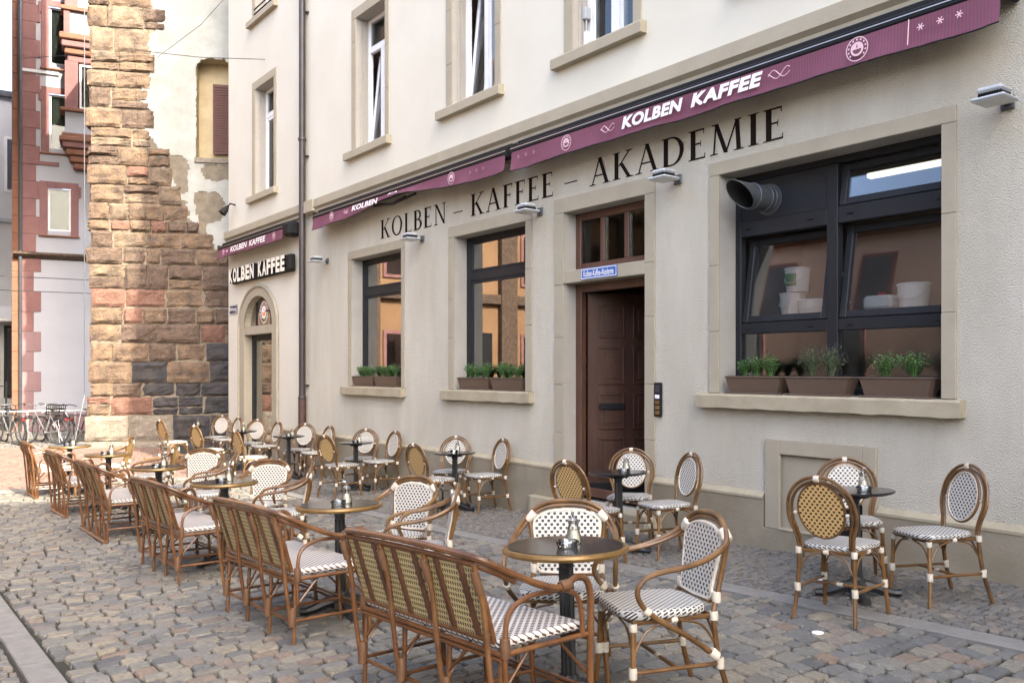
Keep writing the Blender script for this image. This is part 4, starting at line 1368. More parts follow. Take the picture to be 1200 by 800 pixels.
def make_armchair(label):
    t = thing('armchair', label, 'armchair', group='rattan armchairs at the street-side tables')
    zs = .42
    seat_mesh(.205, .235, -.21, .23, zs, zs + .04).build('seat', 'weave_seat', t, True)
    chair_base(t, .235, .20, .22, -.215, zs)
    yb = lambda z: -.215 - .20 * (z - .42)
    for o_, r in ((0, .0130), (.025, .0110)):
        half = [(0, yb(.85) - .012, .858 - o_), (.11, yb(.84) - .008, .848 - o_), (.19 - o_ * .3, yb(.80), .812 - o_ * .9), (.248 - o_ * .6, yb(.72) + .01, .748 - o_ * .7), (.278 - o_ * .4, -.17, .695 - o_ * .4), (.287 - o_ * .2, -.05, .662 - o_ * .2), (.288 - o_ * .1, .08, .645)]
        if o_ == 0:
            half += [(.286, .16, .62), (.283, .195, .565), (.280, .17, .50), (.272, .09, .43), (.25, -.05, .345), (.222, -.205, .235)]
        P = [(-x, y_, z) for x, y_, z in reversed(half[1:])] + half
        b = MB(); b.tube(cr(P, 4), r, 8); b.build('arm_hoop', 'rattan', t, True)
    pts = [(-.145, .475), (.145, .475), (.155, .53), (.174, .64), (.186, .715), (.172, .765), (.10, .80), (0, .81), (-.10, .80), (-.172, .765), (-.186, .715), (-.174, .64), (-.155, .53)]
    b = MB()
    for y_, mi in ((.010, 0), (-.006, 1)):
        b.add([(x, yb(z) + y_, z) for x, z in pts], [tuple(range(len(pts))) if mi == 0 else tuple(reversed(range(len(pts))))], mi)
    b.build('back_panel', ['weave_white', 'weave_tan'], t, fix=False)
    b = MB(); b.tube(cr([(x, yb(z) + .004, z) for x, z in pts], 2, True), .0095, 6, True); b.build('panel_piping', 'binding', t, True)
    for s in (-1, 1):
        b = MB(); b.tube([(s * .196, yb(.42), .42), (s * .186, yb(.5) - .012, .5), (s * .196, yb(.64) - .016, .64), (s * .215, yb(.755) - .01, .765)], .0135, 8); b.build('back_post', 'rattan', t, True)
        wrap(t, (s * .202, yb(.78), .775), (s * .62, .0, -.6), .027, .06)
        wrap(t, (s * .188, yb(.49) - .01, .49), (0, 0, 1), .021, .05)
        wrap(t, (s * .279, .15, .475), (0, -.6, -.5), .02, .03)
        wrap(t, (s * .222, -.2, .24), (0, -.6, -.5), .024, .045)
    b = MB(); b.tube([(-.15, yb(.465), .465), (.15, yb(.465), .465)], .011, 8); b.build('back_rail', 'rattan', t, True)
    return t

def make_bench(label, W, sled, slats):
    t = thing('rattan_bench', label, 'bench', group='rattan benches with slatted backs along the street')
    h = W / 2
    m = 'rattan_red'
    b = MB(); b.box(-h + .03, -.235, .405, h - .03, .245, .445, .012); b.build('seat', 'weave_bench_seat', t)
    yb = lambda z: -.235 - .30 * (z - .43)
    # top rail sweeping into the arms
    half = [(h * .5, yb(.8) - .008, .812), (h - .06, yb(.79), .80), (h + .0, yb(.79) + .05, .775), (h + .025, -.18, .715), (h + .03, -.02, .645), (h + .028, .075, .628), (h + .022, .16, .655), (h + .018, .225, .635), (h + .015, .25, .56), (h + .01, .25, .43), (h + .0, .25, .2), (h + .0, .255, 0)]
    P = [(-x, y_, z) for x, y_, z in reversed(half)] + [(0, yb(.8) - .012, .816)] + half
    P = [(-x, y_, z) for x, y_, z in reversed(half)] + [(0, yb(.8) - .012, .816)] + half
    b = MB(); b.tube(cr(P, 4), .0155, 8); b.build('top_rail', m, t, True)
    b = MB(); b.tube(cr([(x * .985, y_ + .006, z - .032) for x, y_, z in P[8:-8]], 4), .011, 8); b.build('under_rail', m, t, True)
    for s in (-1, 1):
        x = s * (h + .005)
        b = MB(); b.tube(cr([(x, -.225, .25), (x, -.225, .44), (x, -.20, .56), (x, -.10, .61), (x, .02, .612), (x, .12, .605), (x, .185, .56), (x, .205, .46), (x, .205, .40)], 4), .0115, 8); b.build('arm_loop', m, t, True)
        wrap(t, (s * (h + .028), .09, .632), (0, 1, .1), .026, .05, 'binding_dark')
        wrap(t, (x, -.225, .42), (0, 0, 1), .022, .08, 'binding_dark')
        b = MB(); b.tube([(s * h, -.24, .395), (s * h, .25, .395)], .012, 8); b.build('seat_rail', m, t, True)
    for y_ in (-.24, .25):
        for zz in (.395, .372):
            b = MB(); b.tube([(-h, y_, zz), (h, y_, zz)], .010 if zz < .39 else .012, 8); b.build('seat_rail', m, t, True)
    # back panel, frame and slats
    pw = h - .05
    b = MB()
    for y_, mi in ((.010, 0), (-.006, 1)):
        q = [(-pw, yb(.445) + y_, .445), (pw, yb(.445) + y_, .445), (pw - .01, yb(.765) + y_, .765), (-pw + .01, yb(.765) + y_, .765)]
        b.add(q, [(0, 1, 2, 3) if mi == 0 else (3, 2, 1, 0)], mi)
    b.build('back_panel', ['weave_white', 'weave_bench'], t, fix=False)
    b = MB(); b.tube(cr([(-pw, yb(.44), .44), (pw, yb(.44), .44), (pw + .01, yb(.6), .6), (pw, yb(.772), .772), (-pw, yb(.772), .772), (-pw - .01, yb(.6), .6)], 1, True), .013, 8, True); b.build('panel_frame', m, t, True)
    for k in range(slats):
        x = -pw + (2 * pw) * (k + .5) / slats
        b = MB()
        w_ = .023
        b.add([(x + sx * w_, yb(z) + y_, z) for z in (.452, .765) for sx, y_ in ((-1, -.0075), (-.6, -.016), (.6, -.016), (1, -.0075))],
              [(0, 1, 5, 4), (1, 2, 6, 5), (2, 3, 7, 6), (0, 4, 7, 3)])
        b.build('slat', 'slat_red', t)
    # frame legs
    nl = 4
    for k in range(nl):
        x = -h + .02 + (W - .04) * k / (nl - 1)
        if not sled:
            b = MB(); b.tube([(x, -.225, .40), (x, -.235, .2), (x, -.245, 0)], .0125, 8); b.build('leg', m, t, True)
            b = MB(); b.tube(cr([(x, yb(.76) - .022, .775), (x, yb(.6) - .026, .6), (x, -.29, .36), (x, -.262, .14)], 3), .0125, 8); b.build('back_strut', m, t, True)
            wrap(t, (x, -.252, .17), (0, .05, 1), .024, .11, 'binding_dark')
        else:
            b = MB(); b.tube(cr([(x, yb(.76) - .022, .775), (x, yb(.6) - .026, .6), (x, -.29, .36), (x, -.262, .03)], 3), .0125, 8); b.build('back_strut', m, t, True)
            b = MB(); b.tube([(x, -.225, .40), (x, -.24, .03)], .012, 8); b.build('leg', m, t, True)
        wrap(t, (x, yb(.70) - .024, .70), (0, -.3, 1), .019, .10, 'binding_dark')
        if k in (1, 2):
            b = MB(); b.tube([(x, .235, .40), (x, .25, 0)], .0125, 8); b.build('leg', m, t, True)
        b = MB(); b.tube([(x, -.24, .145), (x, .25, .145)], .010, 8); b.build('stretcher', m, t, True)
        for ya, yc in ((-.235, -.08), (.245, .09)):
            b = MB(); b.tube([(x, ya, .22), (x, yc, .385)], .007, 6); b.build('brace', m, t, True)
        if k < nl - 1:
            x2 = -h + .02 + (W - .04) * (k + 1) / (nl - 1)
            b = MB(); b.tube([(x, -.235, .24), ((x * .6 + x2 * .4), -.235, .37)], .007, 6); b.build('brace', m, t, True)
    for zz in (.13, .155):
        b = MB(); b.tube([(-h + .02, .25, zz), (h - .02, .25, zz)], .009, 8); b.build('stretcher', m, t, True)
    if sled:
        MB().box(-h - .01, -.285, 0, h + .01, -.235, .032, .006).build('skid', m, t)
    else:
        b = MB(); b.tube([(-h + .02, -.235, .13), (h - .02, -.235, .13)], .010, 8); b.build('stretcher', m, t, True)
    return t

def make_table(label, rim):
    t = thing('bistro_table', label, 'table', group='round bistro tables')
    r = .285 if rim else .27
    if rim:
        b = MB(); b.lathe([(r - .012, .728), (r - .012, .742)], 44); b.build('table_top', 'granite', t)
        b = MB(); b.tube([(r * math.cos(2 * PI * k / 44), r * math.sin(2 * PI * k / 44), .724) for k in range(44)], .0165, 8, True); b.build('rim', 'brass', t, True)
        b = MB(); b.lathe([(r - .02, .705), (r - .013, .7275)], 44); b.build('under_top', 'iron', t)
    else:
        b = MB(); b.lathe([(r - .03, .716), (r, .728), (r, .738), (r - .004, .741)], 44); b.build('table_top', 'blacktop', t, False)
    b = MB(); b.lathe([(.10, .69), (.09, .715)], 20); b.build('top_plate', 'iron', t)
    b = MB(); b.lathe([(.045, .69), (.036, .66), (.034, .64)], 20); b.build('column_cap', 'iron', t, True)
    b = MB(); b.lathe([(.036, .10), (.036, .638)], 24, flute=.13); b.build('column', 'iron', t)
    b = MB(); b.lathe([(.085, .035), (.08, .075), (.055, .10), (.044, .14)], 24, flute=.08); b.build('base_hub', 'iron', t)
    for k in range(4):
        a = PI / 4 + k * PI / 2
        b = MB()
        P = cr([(.04, 0, .07), (.11, 0, .058), (.19, 0, .03), (.255, 0, .020)], 4)
        b.tube([(x * math.cos(a), x * math.sin(a), z + .008) for x, _, z in P], [.046 - .022 * q / (len(P) - 1) for q in range(len(P))], 8)
        b.tube([(.235 * math.cos(a), .235 * math.sin(a), .027), (.285 * math.cos(a), .285 * math.sin(a), .026)], .027, 8)
        b.build('foot', 'iron', t, True)
    return t
def make_sugar(label):
    t = thing('sugar_dispenser', label, 'sugar dispenser', group='glass sugar dispensers')
    b = MB(); b.lathe([(.037, 0), (.038, .02), (.024, .085), (.024, .095)], 16); b.build('jar', 'clear', t, True)
    b = MB(); b.lathe([(.034, .004), (.034, .02), (.024, .065)], 16); b.build('sugar', 'sugar', t, True)
    b = MB(); b.lathe([(.027, .095), (.027, .112), (.012, .122)], 14); b.build('cap', 'chrome', t, True)
    b = MB(); b.tube(cr([(0, 0, .118), (.002, 0, .135), (.012, 0, .15), (.024, 0, .148)], 3), .006, 6); b.build('spout', 'chrome', t, True)
    return t
def make_ashtray(label):
    t = thing('ashtray', label, 'ashtray', group='square glass ashtrays')
    b = MB()
    n = 16
    b.lathe([(.045, 0), (.055, .03), (.046, .03), (.04, .008)], n); b.build('dish', 'clear', t, False)
    b = MB(); b.tube([(.05 * math.cos(2 * PI * k / n), .05 * math.sin(2 * PI * k / n), .03) for k in range(n)], .0045, 6, True); b.build('dish_lip', 'clear', t, True)
    return t

protos = {}
def inst(kind, maker, label):
    if kind not in protos:
        protos[kind] = maker(label)
        return protos[kind]
    return copy_thing(protos[kind], label)

WALL = {  # table, left chair, rear chair, right chair
    'by the kitchen window': ((-3.42, -1.17), (-3.2, -1.70), (-3.72, -.74), (-3.02, -.88)),
    'beside the wooden door': ((-5.84, -1.13), (-5.64, -1.66), (-6.12, -.72), (-5.46, -.92)),
    'below the second tall window': ((-9.4, -.62), (-9.08, -1.13), (-9.82, -.42), (-9.06, -.40)),
    'below the first tall window': ((-12.2, -.62), (-11.72, -1.1), (-12.55, -.38), (-11.85, -.40)),
    'beside the downpipe': ((-14.4, -.80), (-13.9, -1.62), (-14.8, -.45), (-14.02, -.48)),
    'in front of the arched door': ((-16.2, -.98), (-15.78, -1.72), (-16.72, -.62), (-15.92, -.66)),
    'at the foot of the stone tower': ((-18.4, -1.15), (-17.95, -1.72), (-18.7, -.66), (-17.92, -.72)),
}
FR = {  # table, bench centre, bench width, sled, slats, armchairs (x, y, dx, dy)
    'nearest': ((-3.12, -4.08), -3.44, 1.17, False, 6, [(-3.50, -3.78, .70, -.72), (-2.93, -3.70, -.38, -.92)]),
    'second nearest': ((-5.55, -4.08), -5.52, 1.15, False, 6, [(-5.72, -3.60, .30, -.95), (-5.15, -3.72, -.52, -.85)]),
    'third nearest': ((-7.95, -4.08), -7.84, 1.09, False, 6, [(-8.38, -3.62, .66, -.75), (-7.70, -3.66, -.45, -.9)]),
    'fourth nearest': ((-10.15, -4.08), -10.4, 1.2, True, 6, [(-10.62, -3.58, .7, -.7), (-9.75, -3.68, -.40, -.92)]),
    'fifth nearest': ((-12.6, -4.08), -12.5, .92, True, 4, [(-12.2, -3.62, -.45, -.9)]),
    'farthest': ((-14.6, -4.2), -14.68, .85, True, 4, [(-14.1, -3.75, -.45, -.9)]),
}
rj = random.Random(12)
def table_set(T, label_place, rim, k):
    t = inst('rimtable' if rim else 'table', lambda l: make_table(l, rim), ('round brass-rimmed stone table, %s in the street-side row' if rim else 'round thin black bistro table %s') % label_place)
    put(t, T[0], T[1], rj.uniform(-.6, .6))
    ox, oy = rj.uniform(-.03, .03) + (.0 if rim else .02), rj.uniform(-.02, .04)
    a = inst('ashtray', make_ashtray, 'clear glass ashtray on the %s' % (('%s street-side table' % label_place) if rim else ('wall table ' + label_place)))
    put(a, T[0] + ox + .035, T[1] + oy - .045, rj.uniform(0, 1), .7425)
    s = inst('sugar', make_sugar, 'glass sugar dispenser on the %s' % (('%s street-side table' % label_place) if rim else ('wall table ' + label_place)))
    put(s, T[0] + ox - .03, T[1] + oy + .05, rj.uniform(0, 6), .7425)
for k, (pl, (T, a, c, d)) in enumerate(WALL.items()):
    table_set(T, pl, False, k)
    for j, (p, f_, l) in enumerate(((a, (-.12 + rj.uniform(-.1, .1), 1), 'with its back to the street, %s'),
                                    (c, (.62 + .02 * k, -.78), 'facing the street, %s'),
                                    (d, [(-.44, -.9), (-.3, -.95), (-.12, -1), (.02, -1), (.05, -1), (.06, -1), (.06, -1)][k], 'right of its table %s'))):
        o = inst('chair', make_side_chair, 'rattan chair ' + l % pl)
        put(o, p[0], p[1], face(*f_))
for k, (pl, (T, bx_, W, sled, ns, arms)) in enumerate(FR.items()):
    table_set(T, pl, True, k)
    o = inst('bench%s%s' % (W if sled else 'L', sled), lambda l: make_bench(l, W, sled, ns), 'russet rattan bench with %s, %s the camera' % ('a slatted back on a ground skid' if sled else 'a slatted back on straight legs', pl + (' to' if pl != 'farthest' else ' from')))
    put(o, bx_, -4.44, rj.uniform(-.03, .03))
    for j, (x, y, dx_, dy_) in enumerate(arms):
        o = inst('arm', make_armchair, 'rattan armchair %s the %s street-side table' % ('facing the street across' if (j == 0 and len(arms) > 1) else 'at the right side of', pl))
        put(o, x, y, face(dx_, dy_))

# ------------------------------------------------------------------ stone tower at the street end
tw = thing('stone_gate_tower', 'old gate tower with weathered sandstone corner blocks and peeling pale plaster', 'tower', (-23.02, -2.29, 0), math.atan2(.902, .433))
NI = (2.45, 3.25, 6.86, 9.36)
b = MB()
holed(b, .02, 7, -1, 14, [NI], .04)
b.add([(.02, .04, -1), (.02, 5, -1), (.02, 5, 14), (.02, .04, 14)], [(0, 1, 2, 3)])
b.build('tower_core', 'mortar', tw)
SR = [(-1, 6.5), (3.9, 6.5), (4.25, 3.2), (4.75, 2.85), (5.31, 2.41), (5.75, 2.2), (6.2, 1.84), (6.7, 1.66), (7.5, 1.42), (8.27, 1.25), (9, 1.5), (9.6, 1.32), (10.2, 1.6), (10.7, 1.45), (14, 1.5)]
def sR(z):
    for (a, xa), (c, xc) in zip(SR, SR[1:]):
        if z <= c: return xa + (xc - xa) * (z - a) / (c - a)
    return 1.5
rt = random.Random(21)
def tower_block(x, x2, z, hgt):
    xm, zm = (x + x2) / 2, z + hgt / 2
    q = rt.random()
    if zm < .45 and xm < 1.4: mm = 'st_grey'
    elif zm < 1.75 and xm > 1.25 and q < .86: mm = 'st_dark'
    elif zm < 2.4 and xm > 2.2 and q < .45: mm = 'st_dark'
    elif xm > 1.35 and zm < 5.5: mm = 'st_brown' if q < .5 else ('st_red' if q < .64 else 'st_tan')
    else: mm = 'st_tan' if q < .42 else ('st_pale' if q < .66 else ('st_brown' if q < .93 else 'st_red'))
    g = .012
    nx, nz = 7, 6
    xa, xb, za, zb = x + g, x2 - g, z + g, z + hgt - g
    vs, fs = [], []
    yo = rt.uniform(-.05, .02)
    for i in range(nx + 1):
        for j in range(nz + 1):
            ed = i in (0, nx) or j in (0, nz)
            px_, pz_ = xa + (xb - xa) * i / nx, za + (zb - za) * j / nz
            if ed:
                px_ += rt.uniform(-.012, .012); pz_ += rt.uniform(-.012, .012)
            vs.append((px_, yo + (rt.uniform(.015, .04) if ed else -.012 + .055 * mathutils.noise.noise(Vector((px_ * 3.1, pz_ * 3.7, 9))) + rt.uniform(-.010, .010)), pz_))
    nv = len(vs)
    id_ = lambda i, j: i * (nz + 1) + j
    for i in range(nx):
        for j in range(nz):
            fs.append((id_(i, j), id_(i + 1, j), id_(i + 1, j + 1), id_(i, j + 1)))
    loop = [id_(i, 0) for i in range(nx)] + [id_(nx, j) for j in range(nz)] + [id_(i, nz) for i in range(nx, 0, -1)] + [id_(0, j) for j in range(nz, 0, -1)]
    for a in loop: vs.append((vs[a][0], .07 if xa > .1 else .5, vs[a][2]))
    for k in range(len(loop)):
        k2 = (k + 1) % len(loop)
        fs.append((loop[k2], loop[k], nv + k, nv + k2))
    MB().add(vs, fs).build('stone_block', mm, tw)

z = -.75
alt = 0
while z < 12.6:
    hgt = rt.choice([.28, .40, .52, .34, .6, .46]) if z > .3 else .62
    right = sR(z + hgt / 2) + (.0 if z < 4 else rt.uniform(-.12, .22))
    x = rt.uniform(-.1, .03) if z > .4 else -.28 + .25 * (z + .75)
    full = z < 4.0
    while x < right - .12:
        wd = rt.uniform(.45, 1.05) if hgt > .4 else rt.uniform(.35, .85)
        if z < .3: wd = rt.uniform(.8, 1.3)
        x2 = min(x + wd, right)
        if right - x2 < .22: x2 = right
        halves = [(z, hgt)]
        if hgt > .44 and z > .3 and rt.random() < .4:
            h1 = hgt * rt.uniform(.38, .62)
            halves = [(z, h1), (z + h1, hgt - h1)]
        for z0_, h0_ in halves: tower_block(x, x2, z0_, h0_)
        x = x2
        continue
    z += hgt
MB().box(-9, .06, 11.1, .0, 1.2, 20).build('shading_gate_span', 'st_brown', tw)  # plain span added above the frame to shade the far house
# plaster skin with broken edges and patches fallen off
cs_ = .05
pat = [(1.98, 6.62, .30, .30), (2.12, 6.25, .14, .3), (2.95, 6.52, .42, .2), (2.8, 5.62, .34, .42), (2.62, 5.85, .25, .2), (2.6, 5.2, .12, .3)]
b = MB()
vid = {}
def vert(i, j):
    if (i, j) not in vid:
        x_, z_ = 1.0 + i * cs_, 3.7 + j * cs_
        nx_ = mathutils.noise.noise(Vector((x_ * 3, z_ * 3, 1)))
        vid[i, j] = len(b.v)
        b.v.append((x_ + rt.uniform(-.02, .02), .022 + .008 * nx_, z_ + rt.uniform(-.02, .02)))
    return vid[i, j]
for i in range(118):
    for j in range(206):
        x_, z_ = 1.0 + (i + .5) * cs_, 3.7 + (j + .5) * cs_
        nz_ = mathutils.noise.noise(Vector((x_ * 2.2, z_ * 2.2, 5))) * .22 + mathutils.noise.noise(Vector((x_ * 6, z_ * 6, 2))) * .12
        if x_ < sR(z_) - .05 + nz_ * .8: continue
        if NI[0] < x_ and z_ > NI[2] and z_ < 9.08 + .28 * math.sqrt(max(0, 1 - ((x_ - 2.9) / .47) ** 2)) and x_ < NI[1]: continue
        if any(((x_ - px_) / rx) ** 2 + ((z_ - pz_) / rz) ** 2 < 1 + nz_ * 2.2 for px_, pz_, rx, rz in pat): continue
        b.f.append((vert(i, j), vert(i + 1, j), vert(i + 1, j + 1), vert(i, j + 1)))
        b.mi.append(0)
b.build('plaster', 'plaster', tw, True, fix=False)
nb = MB()
for q in ([(NI[0], .02, NI[2]), (NI[0], .5, NI[2]), (NI[0], .5, NI[3]), (NI[0], .02, NI[3])], [(NI[1], .02, NI[2]), (NI[1], .5, NI[2]), (NI[1], .5, NI[3]), (NI[1], .02, NI[3])],
          [(NI[0], .5, NI[2]), (NI[1], .5, NI[2]), (NI[1], .5, NI[3]), (NI[0], .5, NI[3])], [(NI[0], .02, NI[3]), (NI[1], .02, NI[3]), (NI[1], .5, NI[3]), (NI[0], .5, NI[3])]):
    nb.add(q, [(0, 1, 2, 3)])
ni = nb.build('window_niche', 'ochre', tw, fix=False)
MB().box(NI[0] - .04, -.03, NI[2] - .12, NI[1] + .3, .5, NI[2], .01).build('niche_sill', 'st_grey', ni)
sh = MB().box(2.80, .36, NI[2] + .2, 3.22, .40, 8.82, .006).build('shutter', 'shutter', tw)
for k in range(26):
    MB().box(2.84, .335, NI[2] + .27 + k * .064, 3.18, .358, NI[2] + .31 + k * .064, .004).build('shutter_slat', 'shutter', sh)

# ------------------------------------------------------------------ sandstone and white house beyond the gate
hs = thing('corner_house', 'tall pale house with dusky red sandstone quoins and a stone bay window', 'building', (-30.7, -2.7, 0), math.atan2(.981, .194))
WN = [(.68, 1.33, 5.97, 7.31), (.72, 1.25, 8.55, 10.27), (.72, 1.25, 11.2, 13.0)]
b = MB()
holed(b, 0, 9, -1, 15, WN, 0)
b.add([(0, 0, -1), (0, 8, -1), (0, 8, 15), (0, 0, 15)], [(0, 1, 2, 3)])
b.build('wall', 'shade_grey_wall', hs)
z = -.3
k = 0
while z < 14.6:
    hq = .62 if z < 5 else .55
    ww = .30 if k % 2 else .50
    if z > 5: ww = .36 if k % 2 else .47
    mm = 'pinktrim' if z < 2.2 else 'redtrim'
    MB().box(-.035, -.035, z + .004, ww, .02, z + hq - .004, .006).build('quoin', mm, hs)
    MB().box(-.30, .03, z + .004, -.001, .3, z + hq - .004, .006).build('side_quoin', 'orangetrim', hs)
    z += hq; k += 1
MB().box(-.06, -.03, -.6, 9, .01, .25, .008).build('base_course', 'pinktrim', hs)
MB().prism([(-.25, 5.25), (-.25, 5.18), (-.1, 5.09), (.01, 5.05), (.01, 5.25)], -.25, 9, 'x').build('cornice', 'st_brown', hs)
MB().box(-.05, -.06, 8.0, 1.0, .01, 8.12, .01).build('string_course', 'redtrim', hs)
MB().box(-.05, -.06, 10.85, 1.0, .01, 10.95, .01).build('string_course', 'greywall', hs)
b = MB(); b.tube([(-.06, -.1, 15), (-.06, -.1, -.2)], .05, 8); b.build('rain_pipe', 'zinc', hs, True)
for (xa, xb, za, zb) in WN:
    wf = frame_rect(hs, 'window', xa, xb, za, zb, .06, .06, .12, 'white_frame')
    pane(wf, xa + .05, xb - .05, za + .05, zb - .05, .085, 'glass_dim')
    MB().box(xa, .13, za, xb, .14, zb).build('curtain', 'slate_curtain', wf)
    b = MB()
    b.box(xa - .22, -.04, za - .14, xa, .01, zb + .2, .006)
    b.box(xb, -.04, za - .14, xb + .22, .01, zb + .2, .006)
    b.box(xa, -.041, zb, xb, .01, zb + .199, .006)
    b.box(xa - .29, -.042, zb - .25, xa - .221, .009, zb + .1, .006)
    b.box(xb + .221, -.042, zb - .25, xb + .29, .009, zb + .1, .006)
    b.build('window_surround', 'redtrim', hs)
    MB().box(xa - .25, -.10, za - .19, xb + .25, .01, za - .141, .008).build('window_sill', 'orangetrim', hs)
# bay window
by = bpy.data.objects.new('bay_window', None)
col.objects.link(by)
by.parent = hs
B0, B1, BD = 1.12, 3.2, -.62
def baybox(name, x0, x1, y0, z0, z1, m, c=.008): return MB().box(x0, y0, z0, x1, -.005, z1, c).build(name, m, by)
baybox('bay_parapet', B0 + .06, B1, BD + .05, 8.95, 9.62, 'shade_grey_wall')
baybox('bay_cornice', B0 - .08, B1, BD - .1, 9.62, 9.72, 'orangetrim')
baybox('bay_cornice', B0 - .02, B1, BD - .04, 8.85, 8.95, 'orangetrim')
for i, (zz, s) in enumerate(((8.70, .02), (8.52, .10), (8.32, .20), (8.12, .30), (7.92, .40))):
    baybox('bay_corbel', B0 + s - .12, B1, BD + s - .10, zz, zz + (.15 if i == 0 else .18) - .003, 'orangetrim' if i != 1 else 'redtrim', .03)
baybox('bay_pier', B0 + .05, B0 + .42, BD + .05, 9.72, 11.2, 'redtrim')
baybox('bay_back', B0 + .42, B1, BD + .28, 9.72, 11.2, 'redtrim')
bw = frame_rect(by, 'window_frame', B0 + .46, B0 + .98, 9.76, 11.15, .06, BD + .12, BD + .18, 'white_frame')
o = pane(by, B0 + .52, B0 + .92, 9.82, 11.09, BD + .145, 'glass')
MB().box(B0 + .47, BD + .2, 9.77, B0 + .97, BD + .21, 11.14).build('curtain', 'curtain', bw)
baybox('bay_pier', B0 + 1.02, B1, BD + .05, 9.72, 11.2, 'redtrim')
for i, (zz, s) in enumerate(((11.2, .12), (11.42, .04), (11.62, -.04), (11.84, -.10))):
    baybox('bay_corbel', B0 + s, B1, BD + s, zz + .002, zz + .2, 'orangetrim' if i % 2 else 'redtrim', .03)
baybox('bay_parapet', B0 + .16, B1, BD + .05, 12.08, 12.75, 'shade_grey_wall')
baybox('bay_pier', B0 + .02, B0 + .20, BD + .0, 12.06, 12.76, 'redtrim')
baybox('bay_cornice', B0 - .06, B1, BD - .06, 12.76, 12.88, 'orangetrim')
baybox('bay_pier', B0 + .05, B0 + .42, BD + .05, 12.89, 15, 'redtrim')
baybox('bay_back', B0 + .42, B1, BD + .28, 12.89, 15, 'white_frame')
MB().prism([(-.55, 7.9), (-.02, 7.9), (-.02, 6.5), (-.1, 6.6), (-.2, 7.2)], B0 + .75, B0 + 1.05, 'x').build('bay_bracket', 'redtrim', by)

# grey buildings at the very left, far behind
gb = thing('grey_far_building', 'plain grey rendered building in the distance at the left edge', 'building', (-46, -4.2, 0))
b = MB(); b.box(0, -14, -1, 10, 3.5, 11.4); b.build('wall', 'greywall', gb)
MB().box(-.1, -14.1, 11.4, 10.15, 3.6, 11.62, .02).build('roof_edge', 'zinc', gb)
MB().box(10.0, -14, 6.9, 10.12, 3.5, 7.05, .01).build('string_course', 'shade_grey_wall', gb)
for yy in (-6, -3.3, -.8, 1.6):
    wf = MB().box(10.0, yy, .6, 10.06, yy + 1.3, 3.2, .01).build('shop_window', 'anthracite', gb)
    MB().box(10.06, yy + .1, .7, 10.075, yy + 1.2, 3.1).build('pane', 'glass_mirror', wf)
    wf = MB().box(10.0, yy, 8, 10.05, yy + 1.1, 10, .01).build('window', 'white_frame', gb)
    MB().box(10.05, yy + .1, 8.1, 10.062, yy + 1.0, 9.9).build('pane', 'glass_mirror', wf)
MB().prism([(10.0, 3.9), (11.1, 3.4), (11.1, 3.3), (10.0, 3.7)], -7, 3, 'y').build('shop_canopy', 'white_frame', gb)
# rail and bicycles
rl = thing('bicycle_rail', 'pale steel rail on posts behind the parked bicycles', 'railing', (0, 0, 0))
P_ = [(-26.6, -5.6), (-25.9, -1.9)]
zr = G(-26) + .80
b = MB(); b.tube([(P_[0][0], P_[0][1], zr), (P_[1][0], P_[1][1], zr)], .018, 8); b.build('rail', 'steel', rl, True)
for k in range(4):
    f_ = .05 + .3 * k
    x, y = P_[0][0] + f_ * (P_[1][0] - P_[0][0]), P_[0][1] + f_ * (P_[1][1] - P_[0][1])
    b = MB(); b.tube([(x, y, -.34), (x, y, zr)], .024, 8); b.build('post', 'steel', rl, True)
fn = thing('iron_fence', 'dark slender iron fence posts at the far left edge', 'fence', (-34, -5.0, -.29))
for k in range(9):
    hh = 2.9 if k in (2,) else 1.5
    b = MB(); b.tube([(0, k * .28, 0), (0, k * .28, hh)], .03, 6); b.build('fence_post', 'zinc', fn)
for z in (.3, 1.35):
    b = MB(); b.tube([(0, 0, z), (0, 2.3, z)], .02, 6); b.build('fence_rail', 'zinc', fn)

